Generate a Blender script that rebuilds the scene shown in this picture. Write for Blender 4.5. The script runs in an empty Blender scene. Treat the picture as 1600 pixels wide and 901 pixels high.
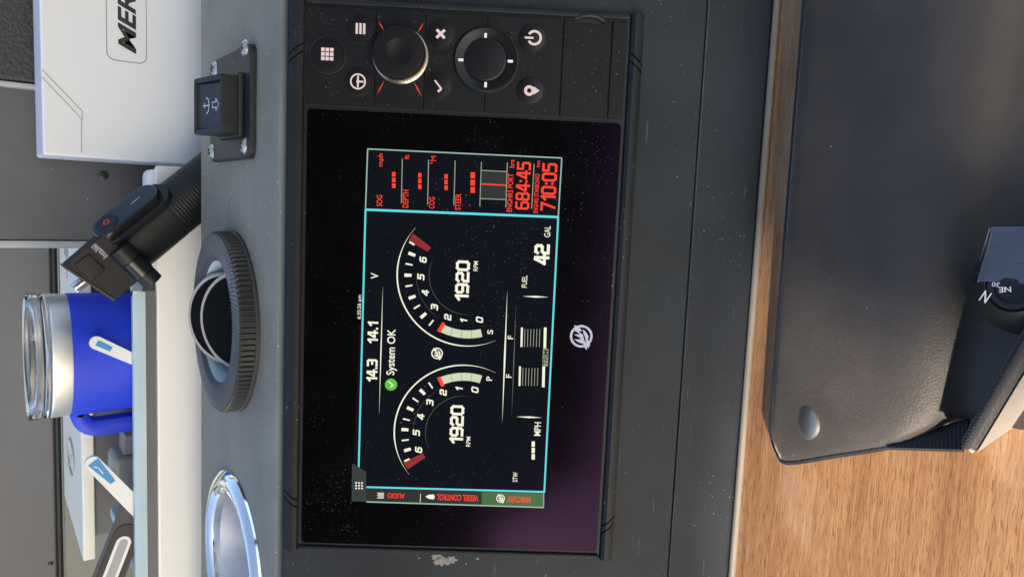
import bpy, bmesh, math, random
from mathutils import Vector, Matrix
from math import sin, cos, pi, radians
random.seed(7)
SC = bpy.context.scene
COL = SC.collection

# ------------------------------------------------------------------ camera
FPX = 1150.0                       # focal length in photo pixels (photo is 1600 wide)
PITCH = radians(34.5)              # fascia leans back by this much from vertical
VE = 0.1017                        # fascia-plane height of the fascia / top corner
CAMF = Vector((.0734, -.0182, .4174))
rw = [Vector((0.044, -0.9988, 0.0234)), Vector((0.9934, 0.0413, -0.1067)), Vector((-0.1056, -0.028, -0.994))]
w_ = rw[2].normalized(); r_ = (rw[0] - w_ * rw[0].dot(w_)).normalized(); u_ = r_.cross(w_).normalized()
if u_.dot(rw[1]) < 0: u_ = -u_
BAS = Matrix(((1, 0, 0), (0, sin(PITCH), -cos(PITCH)), (0, cos(PITCH), sin(PITCH))))
def fas(X, V, N=0.0): return BAS @ Vector((X, V - VE, N))
CW = fas(*CAMF); RW, UW, WW = BAS @ r_, BAS @ u_, BAS @ w_
def ray(x, y): return RW * ((x - 800) / FPX) + UW * ((450.5 - y) / FPX) + WW
def pl(x, y, ax, val):
    d = ray(x, y); return CW + d * ((val - CW[ax]) / d[ax])
def PY(x, y, v): return pl(x, y, 1, v)
def PZ(x, y, v): return pl(x, y, 2, v)
def fp(x, y, N=0.0):
    """pixel -> (X, V) on the fascia plane"""
    d = BAS.transposed() @ ray(x, y); t = (N - CAMF.z) / d.z
    p = CAMF + d * t; return p.x, p.y
cd = bpy.data.cameras.new('camera'); cam = bpy.data.objects.new('camera', cd); COL.objects.link(cam)
m = Matrix.Identity(4)
for i in range(3):
    m[i][0], m[i][1], m[i][2], m[i][3] = RW[i], UW[i], -WW[i], CW[i]
cam.matrix_world = m
cd.sensor_width = 36; cd.lens = 36 * FPX / 1600; cd.clip_start = .01; cd.clip_end = 500
SC.camera = cam

# ------------------------------------------------------------------ light
EXPOSURE = 1.5
SUN_EL = radians(33); sdir = Vector((-.55, -.835, 0)).normalized()
wd = bpy.data.worlds.new('World'); SC.world = wd; wd.use_nodes = True
nt = wd.node_tree; bg = nt.nodes['Background']
sky = nt.nodes.new('ShaderNodeTexSky'); sky.sky_type = 'NISHITA'; sky.sun_disc = False
sky.dust_density = 2.2; sky.air_density = 1.0; sky.ozone_density = .6
sky.sun_elevation = SUN_EL; sky.sun_rotation = math.atan2(sdir.x, sdir.y)
nt.links.new(sky.outputs[0], bg.inputs[0]); bg.inputs[1].default_value = 0.14
sd = bpy.data.lights.new('sun', 'SUN'); sd.energy = 2.7; sd.angle = radians(1.4); sd.color = (1, .9, .76)
sun = bpy.data.objects.new('sun', sd); COL.objects.link(sun)
to_sun = Vector((sdir.x * cos(SUN_EL), sdir.y * cos(SUN_EL), sin(SUN_EL)))
sun.rotation_euler = to_sun.to_track_quat('Z', 'Y').to_euler(); sun.location = to_sun * 3
SC.view_settings.view_transform = 'Standard'; SC.view_settings.look = 'None'
SC.view_settings.exposure = EXPOSURE; SC.view_settings.gamma = 1
SC.view_settings.use_curve_mapping = False
SC.render.engine = 'CYCLES'

# ------------------------------------------------------------------ materials
MATS = {}
def srgb(r, g, b):
    f = lambda c: (c / 255 / 12.92) if c <= 10 else ((c / 255 + .055) / 1.055) ** 2.4
    return (f(r), f(g), f(b))
class NT:
    def __init__(s, name):
        s.m = bpy.data.materials.new(name); s.m.use_nodes = True; s.t = s.m.node_tree
        s.b = s.t.nodes['Principled BSDF']; s.tc = s.n('ShaderNodeTexCoord'); MATS[name] = s.m
    def n(s, ty, **k):
        o = s.t.nodes.new(ty)
        for a, v in k.items(): setattr(o, a, v)
        return o
    def l(s, a, b): s.t.links.new(a, b)
    def math(s, op, a, b=None, clamp=False):
        o = s.n('ShaderNodeMath', operation=op, use_clamp=clamp)
        for i, v in enumerate((a, b)):
            if v is None: continue
            if isinstance(v, (int, float)): o.inputs[i].default_value = v
            else: s.l(v, o.inputs[i])
        return o.outputs[0]
    def coord(s, scale=(1, 1, 1), rot=(0, 0, 0)):
        mp = s.n('ShaderNodeMapping'); mp.inputs['Scale'].default_value = scale; mp.inputs['Rotation'].default_value = rot
        s.l(s.tc.outputs['Object'], mp.inputs[0]); return mp.outputs[0]
    def noise(s, scale, detail=3, vec=None, rough=.55):
        o = s.n('ShaderNodeTexNoise'); o.inputs['Scale'].default_value = scale; o.inputs['Detail'].default_value = detail
        o.inputs['Roughness'].default_value = rough
        s.l(vec if vec is not None else s.tc.outputs['Object'], o.inputs['Vector']); return o.outputs['Fac']
    def ramp(s, fac, stops):
        o = s.n('ShaderNodeValToRGB'); e = o.color_ramp.elements
        while len(e) < len(stops): e.new(.5)
        for k, (p, c) in zip(e, stops): k.position = p; k.color = (*c, 1) if len(c) == 3 else c
        s.l(fac, o.inputs[0]); return o.outputs['Color']
    def mix(s, fac, a, b):
        o = s.n('ShaderNodeMix', data_type='RGBA')
        for i, v in ((0, fac), (6, a), (7, b)):
            if isinstance(v, (int, float)): o.inputs[i].default_value = v
            elif isinstance(v, tuple): o.inputs[i].default_value = (*v, 1)
            else: s.l(v, o.inputs[i])
        return o.outputs[2]
    def bump(s, h, strength=.3, dist=.001):
        o = s.n('ShaderNodeBump'); o.inputs['Strength'].default_value = strength; o.inputs['Distance'].default_value = dist
        s.l(h, o.inputs['Height']); s.l(o.outputs[0], s.b.inputs['Normal'])
    def specks(s, scale, size, dim='3D', clump=None):
        v = s.n('ShaderNodeTexVoronoi', voronoi_dimensions=dim); v.inputs['Scale'].default_value = scale
        s.l(s.tc.outputs['Object'], v.inputs['Vector'])
        sp = s.n('ShaderNodeSeparateColor'); s.l(v.outputs['Color'], sp.inputs[0])
        th = s.math('MULTIPLY', s.math('POWER', sp.outputs[0], 5.0), size)
        if clump:
            c = s.noise(clump, 2); th = s.math('MULTIPLY', th, s.math('MULTIPLY', s.math('SUBTRACT', c, .38, True), 5.0))
        return s.math('LESS_THAN', v.outputs['Distance'], th)
def pbr(name, base, rough=.5, metal=0, var=0.0, vscale=40, bump=0, bscale=800, bdist=.0004, dust=None, dustcol=(.42, .43, .42), spec=.5, rvar=0, **kw):
    s = NT(name); b = s.b
    b.inputs['Base Color'].default_value = (*base, 1); b.inputs['Roughness'].default_value = rough
    b.inputs['Metallic'].default_value = metal; b.inputs['Specular IOR Level'].default_value = spec
    col = None
    if var:
        n = s.noise(vscale, 4); lo = tuple(c * (1 - var) for c in base); hi = tuple(min(1, c * (1 + var)) for c in base)
        col = s.ramp(n, [(.3, lo), (.7, hi)])
    for d in (dust or []):
        col = s.mix(s.specks(*d), col if col is not None else base, dustcol)
    if col is not None: s.l(col, b.inputs['Base Color'])
    if rvar:
        rr = s.n('ShaderNodeMapRange'); s.l(s.noise(vscale * .7, 5), rr.inputs[0])
        rr.inputs[1].default_value = .3; rr.inputs[2].default_value = .7
        rr.inputs[3].default_value = rough - rvar; rr.inputs[4].default_value = rough + rvar; s.l(rr.outputs[0], b.inputs['Roughness'])
    if bump: s.bump(s.noise(bscale, 3), bump, bdist)
    for k, v in kw.items(): b.inputs[k].default_value = v
    return s.m
EK = 1 / 2 ** EXPOSURE
def glow(name, rgb, k=1.0):
    s = NT(name); c = srgb(*rgb); s.b.inputs['Base Color'].default_value = (.01, .01, .01, 1)
    s.b.inputs['Emission Color'].default_value = (*c, 1); s.b.inputs['Emission Strength'].default_value = k * EK
    s.b.inputs['Roughness'].default_value = .4; s.b.inputs['Specular IOR Level'].default_value = .1
    return s.m
pbr('console', (.020, .0255, .031), .55, spec=.18, var=.26, vscale=11, bump=.55, bscale=1000, bdist=.0005, rvar=.09,
    dust=[(260, .11, '3D', 22), (480, .19, '3D', 26)], dustcol=(.12, .125, .125))
pbr('bezel', (.014, .017, .021), .5, spec=.2, var=.15, vscale=60, dust=[(300, .12, '2D', 30)], bump=.1, bscale=1500, dustcol=(.14, .14, .14))
pbr('keypad', (.0095, .0105, .012), .5, spec=.16, var=.12, vscale=60, dust=[(420, .15, '2D', 35), (180, .06, '2D')], dustcol=(.13, .13, .13))
def film(name, col, amount, rough=.6):
    mt = MATS[name]; t = mt.node_tree; b = t.nodes['Principled BSDF']; ge = t.nodes.new('ShaderNodeNewGeometry'); sp = t.nodes.new('ShaderNodeSeparateXYZ')
    t.links.new(ge.outputs['True Normal'], sp.inputs[0]); mr = t.nodes.new('ShaderNodeMapRange'); t.links.new(sp.outputs[2], mr.inputs[0])
    mr.inputs[1].default_value = .72; mr.inputs[2].default_value = .98; tc = t.nodes.new('ShaderNodeTexCoord'); nz = t.nodes.new('ShaderNodeTexNoise')
    nz.inputs['Scale'].default_value = 9; nz.inputs['Detail'].default_value = 6; nz.inputs['Roughness'].default_value = .65; t.links.new(tc.outputs['Object'], nz.inputs['Vector'])
    m2 = t.nodes.new('ShaderNodeMapRange'); t.links.new(nz.outputs['Fac'], m2.inputs[0]); m2.inputs[1].default_value = .3; m2.inputs[2].default_value = .7; m2.inputs[3].default_value = amount * .6; m2.inputs[4].default_value = amount
    mu = t.nodes.new('ShaderNodeMath'); mu.operation = 'MULTIPLY'; t.links.new(mr.outputs[0], mu.inputs[0]); t.links.new(m2.outputs[0], mu.inputs[1])
    mx = t.nodes.new('ShaderNodeMix'); mx.data_type = 'RGBA'; t.links.new(mu.outputs[0], mx.inputs[0])
    src = b.inputs['Base Color'].links; 
    if src: t.links.new(src[0].from_socket, mx.inputs[6])
    else: mx.inputs[6].default_value = b.inputs['Base Color'].default_value
    mx.inputs[7].default_value = (*col, 1); t.links.new(mx.outputs[2], b.inputs['Base Color'])
_t = MATS['console'].node_tree; _b = _t.nodes['Principled BSDF']
_tc = _t.nodes.new('ShaderNodeTexCoord'); _mp = _t.nodes.new('ShaderNodeMapping'); _mp.inputs['Scale'].default_value = (40, 420, 420); _mp.inputs['Rotation'].default_value = (.3, .5, .6)
_n = _t.nodes.new('ShaderNodeTexNoise'); _n.inputs['Scale'].default_value = 1; _n.inputs['Detail'].default_value = 2; _t.links.new(_tc.outputs['Object'], _mp.inputs[0]); _t.links.new(_mp.outputs[0], _n.inputs['Vector'])
_r = _t.nodes.new('ShaderNodeMapRange'); _r.inputs[1].default_value = .70; _r.inputs[2].default_value = .78; _r.inputs[4].default_value = .5; _t.links.new(_n.outputs['Fac'], _r.inputs[0])
_x = _t.nodes.new('ShaderNodeMix'); _x.data_type = 'RGBA'; _t.links.new(_r.outputs[0], _x.inputs[0]); _t.links.new(_b.inputs['Base Color'].links[0].from_socket, _x.inputs[6]); _x.inputs[7].default_value = (.10, .105, .11, 1); _t.links.new(_x.outputs[2], _b.inputs['Base Color'])
film('console', (.40, .385, .315), .72)
_v = _t.nodes.new('ShaderNodeTexVoronoi'); _v.inputs['Scale'].default_value = 300; _t.links.new(_tc.outputs['Object'], _v.inputs['Vector'])
_s = _t.nodes.new('ShaderNodeSeparateColor'); _t.links.new(_v.outputs['Color'], _s.inputs[0]); _p = _t.nodes.new('ShaderNodeMath'); _p.operation = 'POWER'; _p.inputs[1].default_value = 6; _t.links.new(_s.outputs[0], _p.inputs[0])
_q = _t.nodes.new('ShaderNodeMath'); _q.operation = 'MULTIPLY'; _q.inputs[1].default_value = .2; _t.links.new(_p.outputs[0], _q.inputs[0]); _c = _t.nodes.new('ShaderNodeMath'); _c.operation = 'LESS_THAN'
_t.links.new(_v.outputs['Distance'], _c.inputs[0]); _t.links.new(_q.outputs[0], _c.inputs[1]); _g = _t.nodes.new('ShaderNodeNewGeometry'); _z = _t.nodes.new('ShaderNodeSeparateXYZ'); _t.links.new(_g.outputs['True Normal'], _z.inputs[0])
_k = _t.nodes.new('ShaderNodeMath'); _k.operation = 'MULTIPLY'; _t.links.new(_c.outputs[0], _k.inputs[0]); _e = _t.nodes.new('ShaderNodeMath'); _e.operation = 'GREATER_THAN'; _e.inputs[1].default_value = .9; _t.links.new(_z.outputs[2], _e.inputs[0]); _t.links.new(_e.outputs[0], _k.inputs[1])
_y = _t.nodes.new('ShaderNodeMix'); _y.data_type = 'RGBA'; _t.links.new(_k.outputs[0], _y.inputs[0]); _t.links.new(_b.inputs['Base Color'].links[0].from_socket, _y.inputs[6]); _y.inputs[7].default_value = (.62, .62, .58, 1); _t.links.new(_y.outputs[2], _b.inputs['Base Color'])
pbr('black', (.006, .006, .007), .6)
pbr('rubber', (.009, .009, .010), .5, spec=.16, bump=.08, bscale=1800)
pbr('button', (.007, .0075, .009), .35, spec=.3)
s = NT('glass'); s.b.inputs['Base Color'].default_value = (.0022, .0021, .0026, 1); s.b.inputs['Roughness'].default_value = .06
s.b.inputs['Specular IOR Level'].default_value = .085; s.b.inputs['Specular Tint'].default_value = (.62, .30, .85, 1)
d1 = s.specks(330, .11, '2D', 18); d2 = s.specks(760, .17, '2D', 26); d3 = s.specks(80, .025, '2D')
dd = s.math('MAXIMUM', s.math('MAXIMUM', d1, d2), d3)
sm = s.math('MULTIPLY', s.math('SUBTRACT', s.noise(30, 6, None, .7), .5, True), .02)
c = s.mix(sm, (.0022, .0021, .0026), (.3, .3, .32)); s.l(s.mix(dd, c, (.055, .055, .06)), s.b.inputs['Base Color'])
s.l(s.math('ADD', s.math('MULTIPLY', dd, .5), s.math('ADD', .09, s.math('MULTIPLY', s.noise(25, 5), .1))), s.b.inputs['Roughness'])
pbr('gasket', (.008, .008, .009), .6)
pbr('knurl', (.024, .026, .029), .42, dust=[(400, .16, '3D', 30)], dustcol=(.3, .3, .28))
pbr('knobside', (.30, .28, .24), .28, metal=1)
pbr('chrome', (.86, .86, .85), .07, metal=1, var=.05, vscale=30)
pbr('steel', (.80, .81, .83), .42, metal=1, var=.1, vscale=50, rvar=.05)
film('knurl', (.24, .23, .20), .55)
pbr('screwhead', (.62, .57, .45), .3, metal=1, var=.25, vscale=300)
pbr('lipgrey', (.36, .34, .30), .4)
pbr('gloss_black', (.005, .005, .005), .45, dust=[(300, .1, '3D')], dustcol=(.08, .08, .08), spec=.06)
pbr('riser', (.20, .21, .18), .5)
pbr('flap_sun_tone', (.26, .225, .20), .55, bump=.5, bscale=900, bdist=.0006)  # pouch vinyl lightened: sun sheen on the flap put into the colour
pbr('gelcoat', (.82, .82, .79), .35, var=.03, vscale=6, bump=.03, bscale=60)
pbr('boxwhite', (.66, .70, .76), .42, var=.015, vscale=12)
pbr('boxedge', (.80, .80, .78), .35)
pbr('seam', (.16, .17, .19), .6)
pbr('ink', (.012, .012, .014), .5)
pbr('panelgrey', (.074, .081, .092), .5, var=.16, vscale=16, bump=.3, bscale=1100, bdist=.0003, rvar=.06, dust=[(120, .08, '3D')])
pbr('trimgrey', (.33, .36, .37), .45, var=.06)
pbr('farpanel', (.094, .101, .112), .5, var=.08, vscale=9, dust=[(60, .05, '3D')])
pbr('traygrey', (.11, .125, .14), .4, var=.08, vscale=20)
pbr('traylip', (.42, .53, .57), .35, var=.06, vscale=25)
pbr('lidcream', (.74, .75, .66), .4, var=.04, vscale=10)
pbr('mugblue', (.010, .045, .66), .48, var=.06, vscale=30, bump=.06, bscale=900)
pbr('brushwhite', (.75, .78, .80), .3)
pbr('brushblue', (.02, .26, .62), .35)
pbr('razor', (.03, .034, .045), .4)
pbr('silverpaint', (.75, .77, .82), .3)
pbr('bottle', (.24, .24, .21), .4, var=.08)
pbr('gripblack', (.0105, .0120, .0150), .45, spec=.3, bump=.05, bscale=1500)
pbr('gripgloss', (.008, .0085, .0095), .28)
pbr('redpaint', (.55, .02, .015), .4)
pbr('print', (.40, .42, .55), .5)
pbr('printgrey', (.33, .37, .40), .5)
pbr('switchblack', (.014, .017, .021), .42, spec=.25, var=.2, vscale=120, bump=.08, bscale=1500, dust=[(300, .14, '3D', 60)], dustcol=(.3, .3, .3))
pbr('rocker', (.022, .022, .018), .45, var=.2, vscale=150)
pbr('caulk', (.27, .225, .175), .55, var=.05)
pbr('chip', (.20, .20, .195), .6, var=.2, vscale=500)
pbr('snap', (.42, .39, .35), .42, metal=.95)
pbr('shade_slab_mat', (.26, .26, .27), .8)
# leather pad
s = NT('leather'); s.b.inputs['Base Color'].default_value = (.02, .02, .022, 1); s.b.inputs['Roughness'].default_value = .42
s.bump(s.noise(260, 4), .9, .002)
# pouch fabric / vinyl
s = NT('pouch'); s.b.inputs['Roughness'].default_value = .5; s.b.inputs['Specular IOR Level'].default_value = .55
c = s.ramp(s.noise(22, 5), [(.3, (.040, .033, .028)), (.7, (.074, .060, .049))])
c = s.mix(s.specks(170, .1, '3D', 30), c, (.4, .37, .33)); s.l(c, s.b.inputs['Base Color'])
wv = s.noise(1100, 3); s.bump(s.math('ADD', s.math('MULTIPLY', wv, 1.0), s.math('MULTIPLY', s.noise(30, 8, None, .66), 3.2)), .42, .0008)
s.l(s.ramp(s.noise(14, 5), [(.3, (.5, .5, .5)), (.7, (.68, .68, .68))]), s.b.inputs['Roughness'])
s.b.inputs['Sheen Weight'].default_value = .5; s.b.inputs['Sheen Roughness'].default_value = .4; s.b.inputs['Sheen Tint'].default_value = (.9, .8, .7, 1)
s = NT('webbing'); s.b.inputs['Roughness'].default_value = .8
wv = s.n('ShaderNodeTexWave', bands_direction='DIAGONAL'); wv.inputs['Scale'].default_value = 520; wv.inputs['Distortion'].default_value = 1.0
s.l(s.tc.outputs['Object'], wv.inputs['Vector'])
s.l(s.ramp(wv.outputs['Fac'], [(0, (.016, .016, .02)), (1, (.036, .036, .044))]), s.b.inputs['Base Color']); s.bump(wv.outputs['Fac'], .6, .0006)
# teak
s = NT('teak'); s.b.inputs['Roughness'].default_value = .36
v1 = s.coord((10, 330, 330)); v2 = s.coord((70, 1300, 1300)); v3 = s.coord((1, 14, 14))
n1 = s.noise(1, 5, v1); n2 = s.noise(1, 3, v2, .6); n3 = s.noise(1.3, 3, v3)
f = s.math('ADD', s.math('MULTIPLY', n1, .42), s.math('ADD', s.math('MULTIPLY', n3, .33), s.math('MULTIPLY', n2, .35)))
c = s.ramp(f, [(.40, (.215, .094, .032)), (.54, (.325, .160, .064)), (.68, (.43, .24, .113))])
v4 = s.coord((120, 1700, 1700)); po = s.math('LESS_THAN', s.noise(1, 2, v4), .40)
c = s.mix(s.math('MULTIPLY', po, .6), c, (.11, .046, .016))
wn = s.ramp(s.noise(9, 6, s.coord((.5, 1.4, 1)), .6), [(.50, (0, 0, 0)), (.62, (1, 1, 1))])
c = s.mix(s.math('MULTIPLY', wn, .4), c, (.60, .42, .28))
s.l(c, s.b.inputs['Base Color']); s.bump(s.math('ADD', n2, s.math('MULTIPLY', po, -.8)), .35, .0005)
# clear plastic
s = NT('clear'); s.b.inputs['Transmission Weight'].default_value = 1; s.b.inputs['Roughness'].default_value = .04; s.b.inputs['IOR'].default_value = 1.45
s.b.inputs['Base Color'].default_value = (.95, .98, 1, 1)
s = NT('clearcover'); s.b.inputs['Transmission Weight'].default_value = .88; s.b.inputs['Roughness'].default_value = .05; s.b.inputs['IOR'].default_value = 1.45
s.b.inputs['Base Color'].default_value = (.42, .50, .62, 1); s.bump(s.noise(120, 2), .2, .001)
# screen
glow('ui_white', (246, 244, 222), 1.0); glow('ui_dim', (120, 122, 110), .9); glow('ui_faint', (70, 74, 72), .8)
glow('ui_cyan', (96, 214, 224), 1.0); glow('ui_mint', (150, 190, 172), .9); glow('ui_red', (255, 62, 32), 1.0)
glow('ui_darkred', (150, 34, 34), .9); glow('ui_green', (92, 196, 56), 1.0); glow('ui_tabgreen', (56, 104, 58), 1.0)
glow('ui_tab', (42, 52, 52), 1.0); glow('ui_tabdark', (27, 31, 32), 1.0); glow('ui_bar', (206, 214, 182), 1.0)
glow('ui_label', (150, 152, 130), 1.0); glow('ui_black', (14, 16, 18), 1.0); glow('ui_panel', (38, 42, 42), 1.0)
glow('key_light', (246, 218, 216), .85); glow('key_red', (214, 58, 34), 1.0); glow('key_white', (250, 250, 250), .9)
s = NT('screenbg'); s.b.inputs['Base Color'].default_value = (.002, .002, .003, 1); s.b.inputs['Roughness'].default_value = .08
s.b.inputs['Specular IOR Level'].default_value = .10; s.b.inputs['Specular Tint'].default_value = (.62, .3, .85, 1)
s.b.inputs['Emission Color'].default_value = (*srgb(14, 17, 24), 1); s.b.inputs['Emission Strength'].default_value = EK
dd = s.math('MAXIMUM', s.specks(360, .12, '2D', 20), s.specks(640, .15, '2D', 30))
s.l(s.mix(dd, (.002, .002, .003), (.055, .055, .06)), s.b.inputs['Base Color'])

# ------------------------------------------------------------------ mesh helpers
class MB:
    def __init__(s): s.v = []; s.f = []
    def add(s, V, Fc, M=None):
        o = len(s.v); s.v += [(M @ Vector(p)) if M else Vector(p) for p in V]; s.f += [tuple(i + o for i in q) for q in Fc]; return s
    def box(s, x0, x1, y0, y1, z0, z1, bev=0, seg=2, M=None):
        bm = bmesh.new(); bmesh.ops.create_cube(bm, size=1)
        for v in bm.verts:
            v.co = Vector(((x0 + x1) / 2 + v.co.x * (x1 - x0), (y0 + y1) / 2 + v.co.y * (y1 - y0), (z0 + z1) / 2 + v.co.z * (z1 - z0)))
        if bev: bmesh.ops.bevel(bm, geom=bm.edges[:], offset=bev, segments=seg, profile=.5, affect='EDGES')
        bm.verts.index_update()
        s.add([v.co.copy() for v in bm.verts], [[v.index for v in f.verts] for f in bm.faces], M); bm.free(); return s
    def prism(s, pts, off, bev=0, M=None):
        """pts: 3D polygon; extruded by vector off"""
        bm = bmesh.new(); off = Vector(off)
        a = [bm.verts.new(Vector(p)) for p in pts]; b = [bm.verts.new(Vector(p) + off) for p in pts]
        n = len(pts); bm.faces.new(a[::-1]); top = bm.faces.new(b)
        for i in range(n): bm.faces.new((a[i], a[(i + 1) % n], b[(i + 1) % n], b[i]))
        bmesh.ops.recalc_face_normals(bm, faces=bm.faces[:])
        if bev: bmesh.ops.bevel(bm, geom=list(top.edges), offset=bev, segments=2, profile=.5, affect='EDGES')
        bm.verts.index_update()
        s.add([v.co.copy() for v in bm.verts], [[v.index for v in f.verts] for f in bm.faces], M); bm.free(); return s
    def lathe(s, prof, segs=48, M=None, mod=None, cap0=False, cap1=False, sx=1, sy=1):
        V = []; Fc = []; n = len(prof)
        for i in range(segs):
            t = 2 * pi * i / segs
            for j, (r, h) in enumerate(prof):
                rr = r + (mod(i, j) if mod else 0); V.append((rr * cos(t) * sx, rr * sin(t) * sy, h))
        for i in range(segs):
            k = (i + 1) % segs
            for j in range(n - 1): Fc.append((i * n + j, k * n + j, k * n + j + 1, i * n + j + 1))
        if cap0: Fc.append([i * n for i in range(segs)][::-1])
        if cap1: Fc.append([i * n + n - 1 for i in range(segs)])
        return s.add(V, Fc, M)
    def tube(s, path, r, segs=10, caps=True, flat=1.0, upv=None):
        P = [Vector(p) for p in path]; V = []; Fc = []; n = len(P); nx = None
        for i, p in enumerate(P):
            t = (P[min(i + 1, n - 1)] - P[max(i - 1, 0)]).normalized()
            if nx is None: nx = (upv or Vector((0, 0, 1))); nx = (nx - t * nx.dot(t)); nx = nx.normalized() if nx.length > 1e-6 else t.orthogonal().normalized()
            else: nx = (nx - t * nx.dot(t)).normalized()
            b = t.cross(nx); rr = r[i] if isinstance(r, (list, tuple)) else r
            for k in range(segs):
                a = 2 * pi * k / segs; V.append(p + nx * rr * cos(a) + b * rr * sin(a) * flat)
        for i in range(n - 1):
            for k in range(segs):
                q = (k + 1) % segs; Fc.append((i * segs + k, i * segs + q, (i + 1) * segs + q, (i + 1) * segs + k))
        if caps: Fc.append(list(range(segs))[::-1]); Fc.append([(n - 1) * segs + k for k in range(segs)])
        return s.add(V, Fc)
MW = {}
def obj(name, mb, mat, parent=None, local=False, smooth=35, kind=None, label=None):
    me = bpy.data.meshes.new(name); V = mb.v
    pm = MW.get(parent.name) if parent else None
    if pm is not None and not local:
        inv = pm.inverted(); V = [inv @ v for v in V]
    me.from_pydata([tuple(v) for v in V], [], mb.f); me.update()
    bm = bmesh.new(); bm.from_mesh(me); bmesh.ops.recalc_face_normals(bm, faces=bm.faces[:])
    for e in bm.edges:
        e.smooth = not (len(e.link_faces) == 2 and e.calc_face_angle(0) > radians(smooth))
    for f in bm.faces: f.smooth = True
    bm.to_mesh(me); bm.free()
    me.materials.append(MATS[mat]); o = bpy.data.objects.new(name, me); COL.objects.link(o)
    wn_ = o.modifiers.new('wn', 'WEIGHTED_NORMAL'); wn_.keep_sharp = True; wn_.weight = 80
    if parent: o.parent = parent; MW[o.name] = pm
    if kind: o['kind'] = kind
    if label: o['label'] = label
    return o
def thing(name, label, cat, loc=(0, 0, 0), M=None, group=None):
    o = bpy.data.objects.new(name, None); o.empty_display_size = .02; COL.objects.link(o)
    mt = M if M is not None else Matrix.Translation(Vector(loc)); o.matrix_world = mt; MW[o.name] = mt.copy()
    o['label'] = label; o['category'] = cat
    if group: o['group'] = group
    return o
def frame(o, ex, ey, ez):
    mm = Matrix.Identity(4)
    for i in range(3): mm[i][0], mm[i][1], mm[i][2], mm[i][3] = ex[i], ey[i], ez[i], o[i]
    return mm
TC = {}
def glyphs(sx, bold=0.0, shear=0.0):
    k = (sx, bold, shear)
    if k in TC: return TC[k]
    cu = bpy.data.curves.new('t', 'FONT'); cu.body = sx; cu.offset = bold; cu.shear = shear; cu.resolution_u = 3; cu.size = 1
    ob = bpy.data.objects.new('t', cu); COL.objects.link(ob); bpy.context.view_layer.update()
    me = bpy.data.meshes.new_from_object(ob.evaluated_get(bpy.context.evaluated_depsgraph_get()))
    V = [v.co.copy() for v in me.vertices]; Fc = [tuple(p.vertices) for p in me.polygons]
    bpy.data.objects.remove(ob); bpy.data.curves.remove(cu); bpy.data.meshes.remove(me)
    x0 = min(v.x for v in V); x1 = max(v.x for v in V); y0 = min(v.y for v in V); y1 = max(v.y for v in V)
    V = [((v.x - x0) / (x1 - x0) - .5, (v.y - y0) / (y1 - y0) - .5, 0) for v in V]
    TC[k] = (V, Fc); return TC[k]
def put_text(mb, sx, o, ex, ey, w, h, bold=0.0, shear=0.0):
    V, Fc = glyphs(sx, bold, shear); o, ex, ey = Vector(o), Vector(ex), Vector(ey)
    mb.add([o + ex * (v[0] * w) + ey * (v[1] * h) for v in V], Fc); return mb

# ================================================================== SETTING / LARGE STRUCTURE
ZW = fas(0, -.1685).z              # level of the wooden table
YB = fas(0, -.1685).y
# added unseen shade slab above and behind the camera, outline cut to place shadow edges
H = 1.0
def rf(x, y, z=ZW):               # the slab point that shades ground point (x, y)
    t = (H - z) / to_sun.z; return (x + to_sun.x * t, y + to_sun.y * t, H)
c0 = rf(.045, YB - .002); c1 = rf(.048, -.205); c2 = rf(.020, -.285); c3 = rf(.03, -.9)
mb = MB().prism([(-3.2, c0[1] + .06, H), (c0[0], c0[1], H), c1, c2, c3, (2.6, c3[1], H), (2.6, -.46, H), (-3.2, -.46, H)], (0, 0, .05), .01)
o = obj('shade_slab', mb, 'shade_slab_mat', kind='structure')

tab = thing('wooden_table', 'varnished brown teak table top with straight grain below the dark console', 'table', (0, YB, ZW - .03))
obj('table_board', MB().box(-.75, .75, -.85, YB + .03, ZW - .03, ZW, .002), 'teak', tab)

con = thing('helm_console', 'dark grey dusty moulded helm console carrying the lit display', 'console', (0, YB, ZW))
XL, XR = -.75, .75
def sweep(prof, x0=XL, x1=XR):
    n = len(prof); V = [(x0, y, z) for y, z in prof] + [(x1, y, z) for y, z in prof]
    Fc = [(i, (i + 1) % n, n + (i + 1) % n, n + i) for i in range(n)] + [tuple(range(n))[::-1], tuple(range(n, 2 * n))]
    return MB().add(V, Fc)
GV = -.131
def f2(V, N=0): p = fas(0, V, N); return (p.y, p.z)
RC = .010; tl = RC * math.tan((pi / 2 - PITCH) / 2)
arc = []
cen = fas(0, VE - tl, -RC)
for i in range(9):
    a = PITCH + (pi / 2 - PITCH) * i / 8      # normal elevation
    arc.append((cen.y - RC * cos(a), cen.z + RC * sin(a)))
BK = .1828
back = [(BK - .003 + .003 * sin(a), -.003 + .003 * cos(a)) for a in [0, pi / 8, pi / 4, 3 * pi / 8, pi / 2]]
prof = [f2(GV + .0003, -.0008), f2(GV + .0008, 0)] + arc + back + [(BK, -.10), (YB + .12, ZW + .002), f2(-.17, -.02), f2(-.16, -.006), f2(GV + .0003, -.006)]
body = obj('moulding', sweep(prof), 'console', con)
prof = [f2(-.1682, -.0045), f2(-.1682, -.001), f2(-.1672, 0), f2(GV - .0008, 0), f2(GV - .0003, -.0008), f2(GV - .0003, -.0045)]
obj('lower_panel', sweep(prof), 'console', con)
obj('caulk_bead', MB().tube([(XL, YB - .0018, ZW + .0012), (XR, YB - .0018, ZW + .0010)], .0021, 12), 'caulk', con, label='cream sealant bead along the foot of the console')
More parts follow.
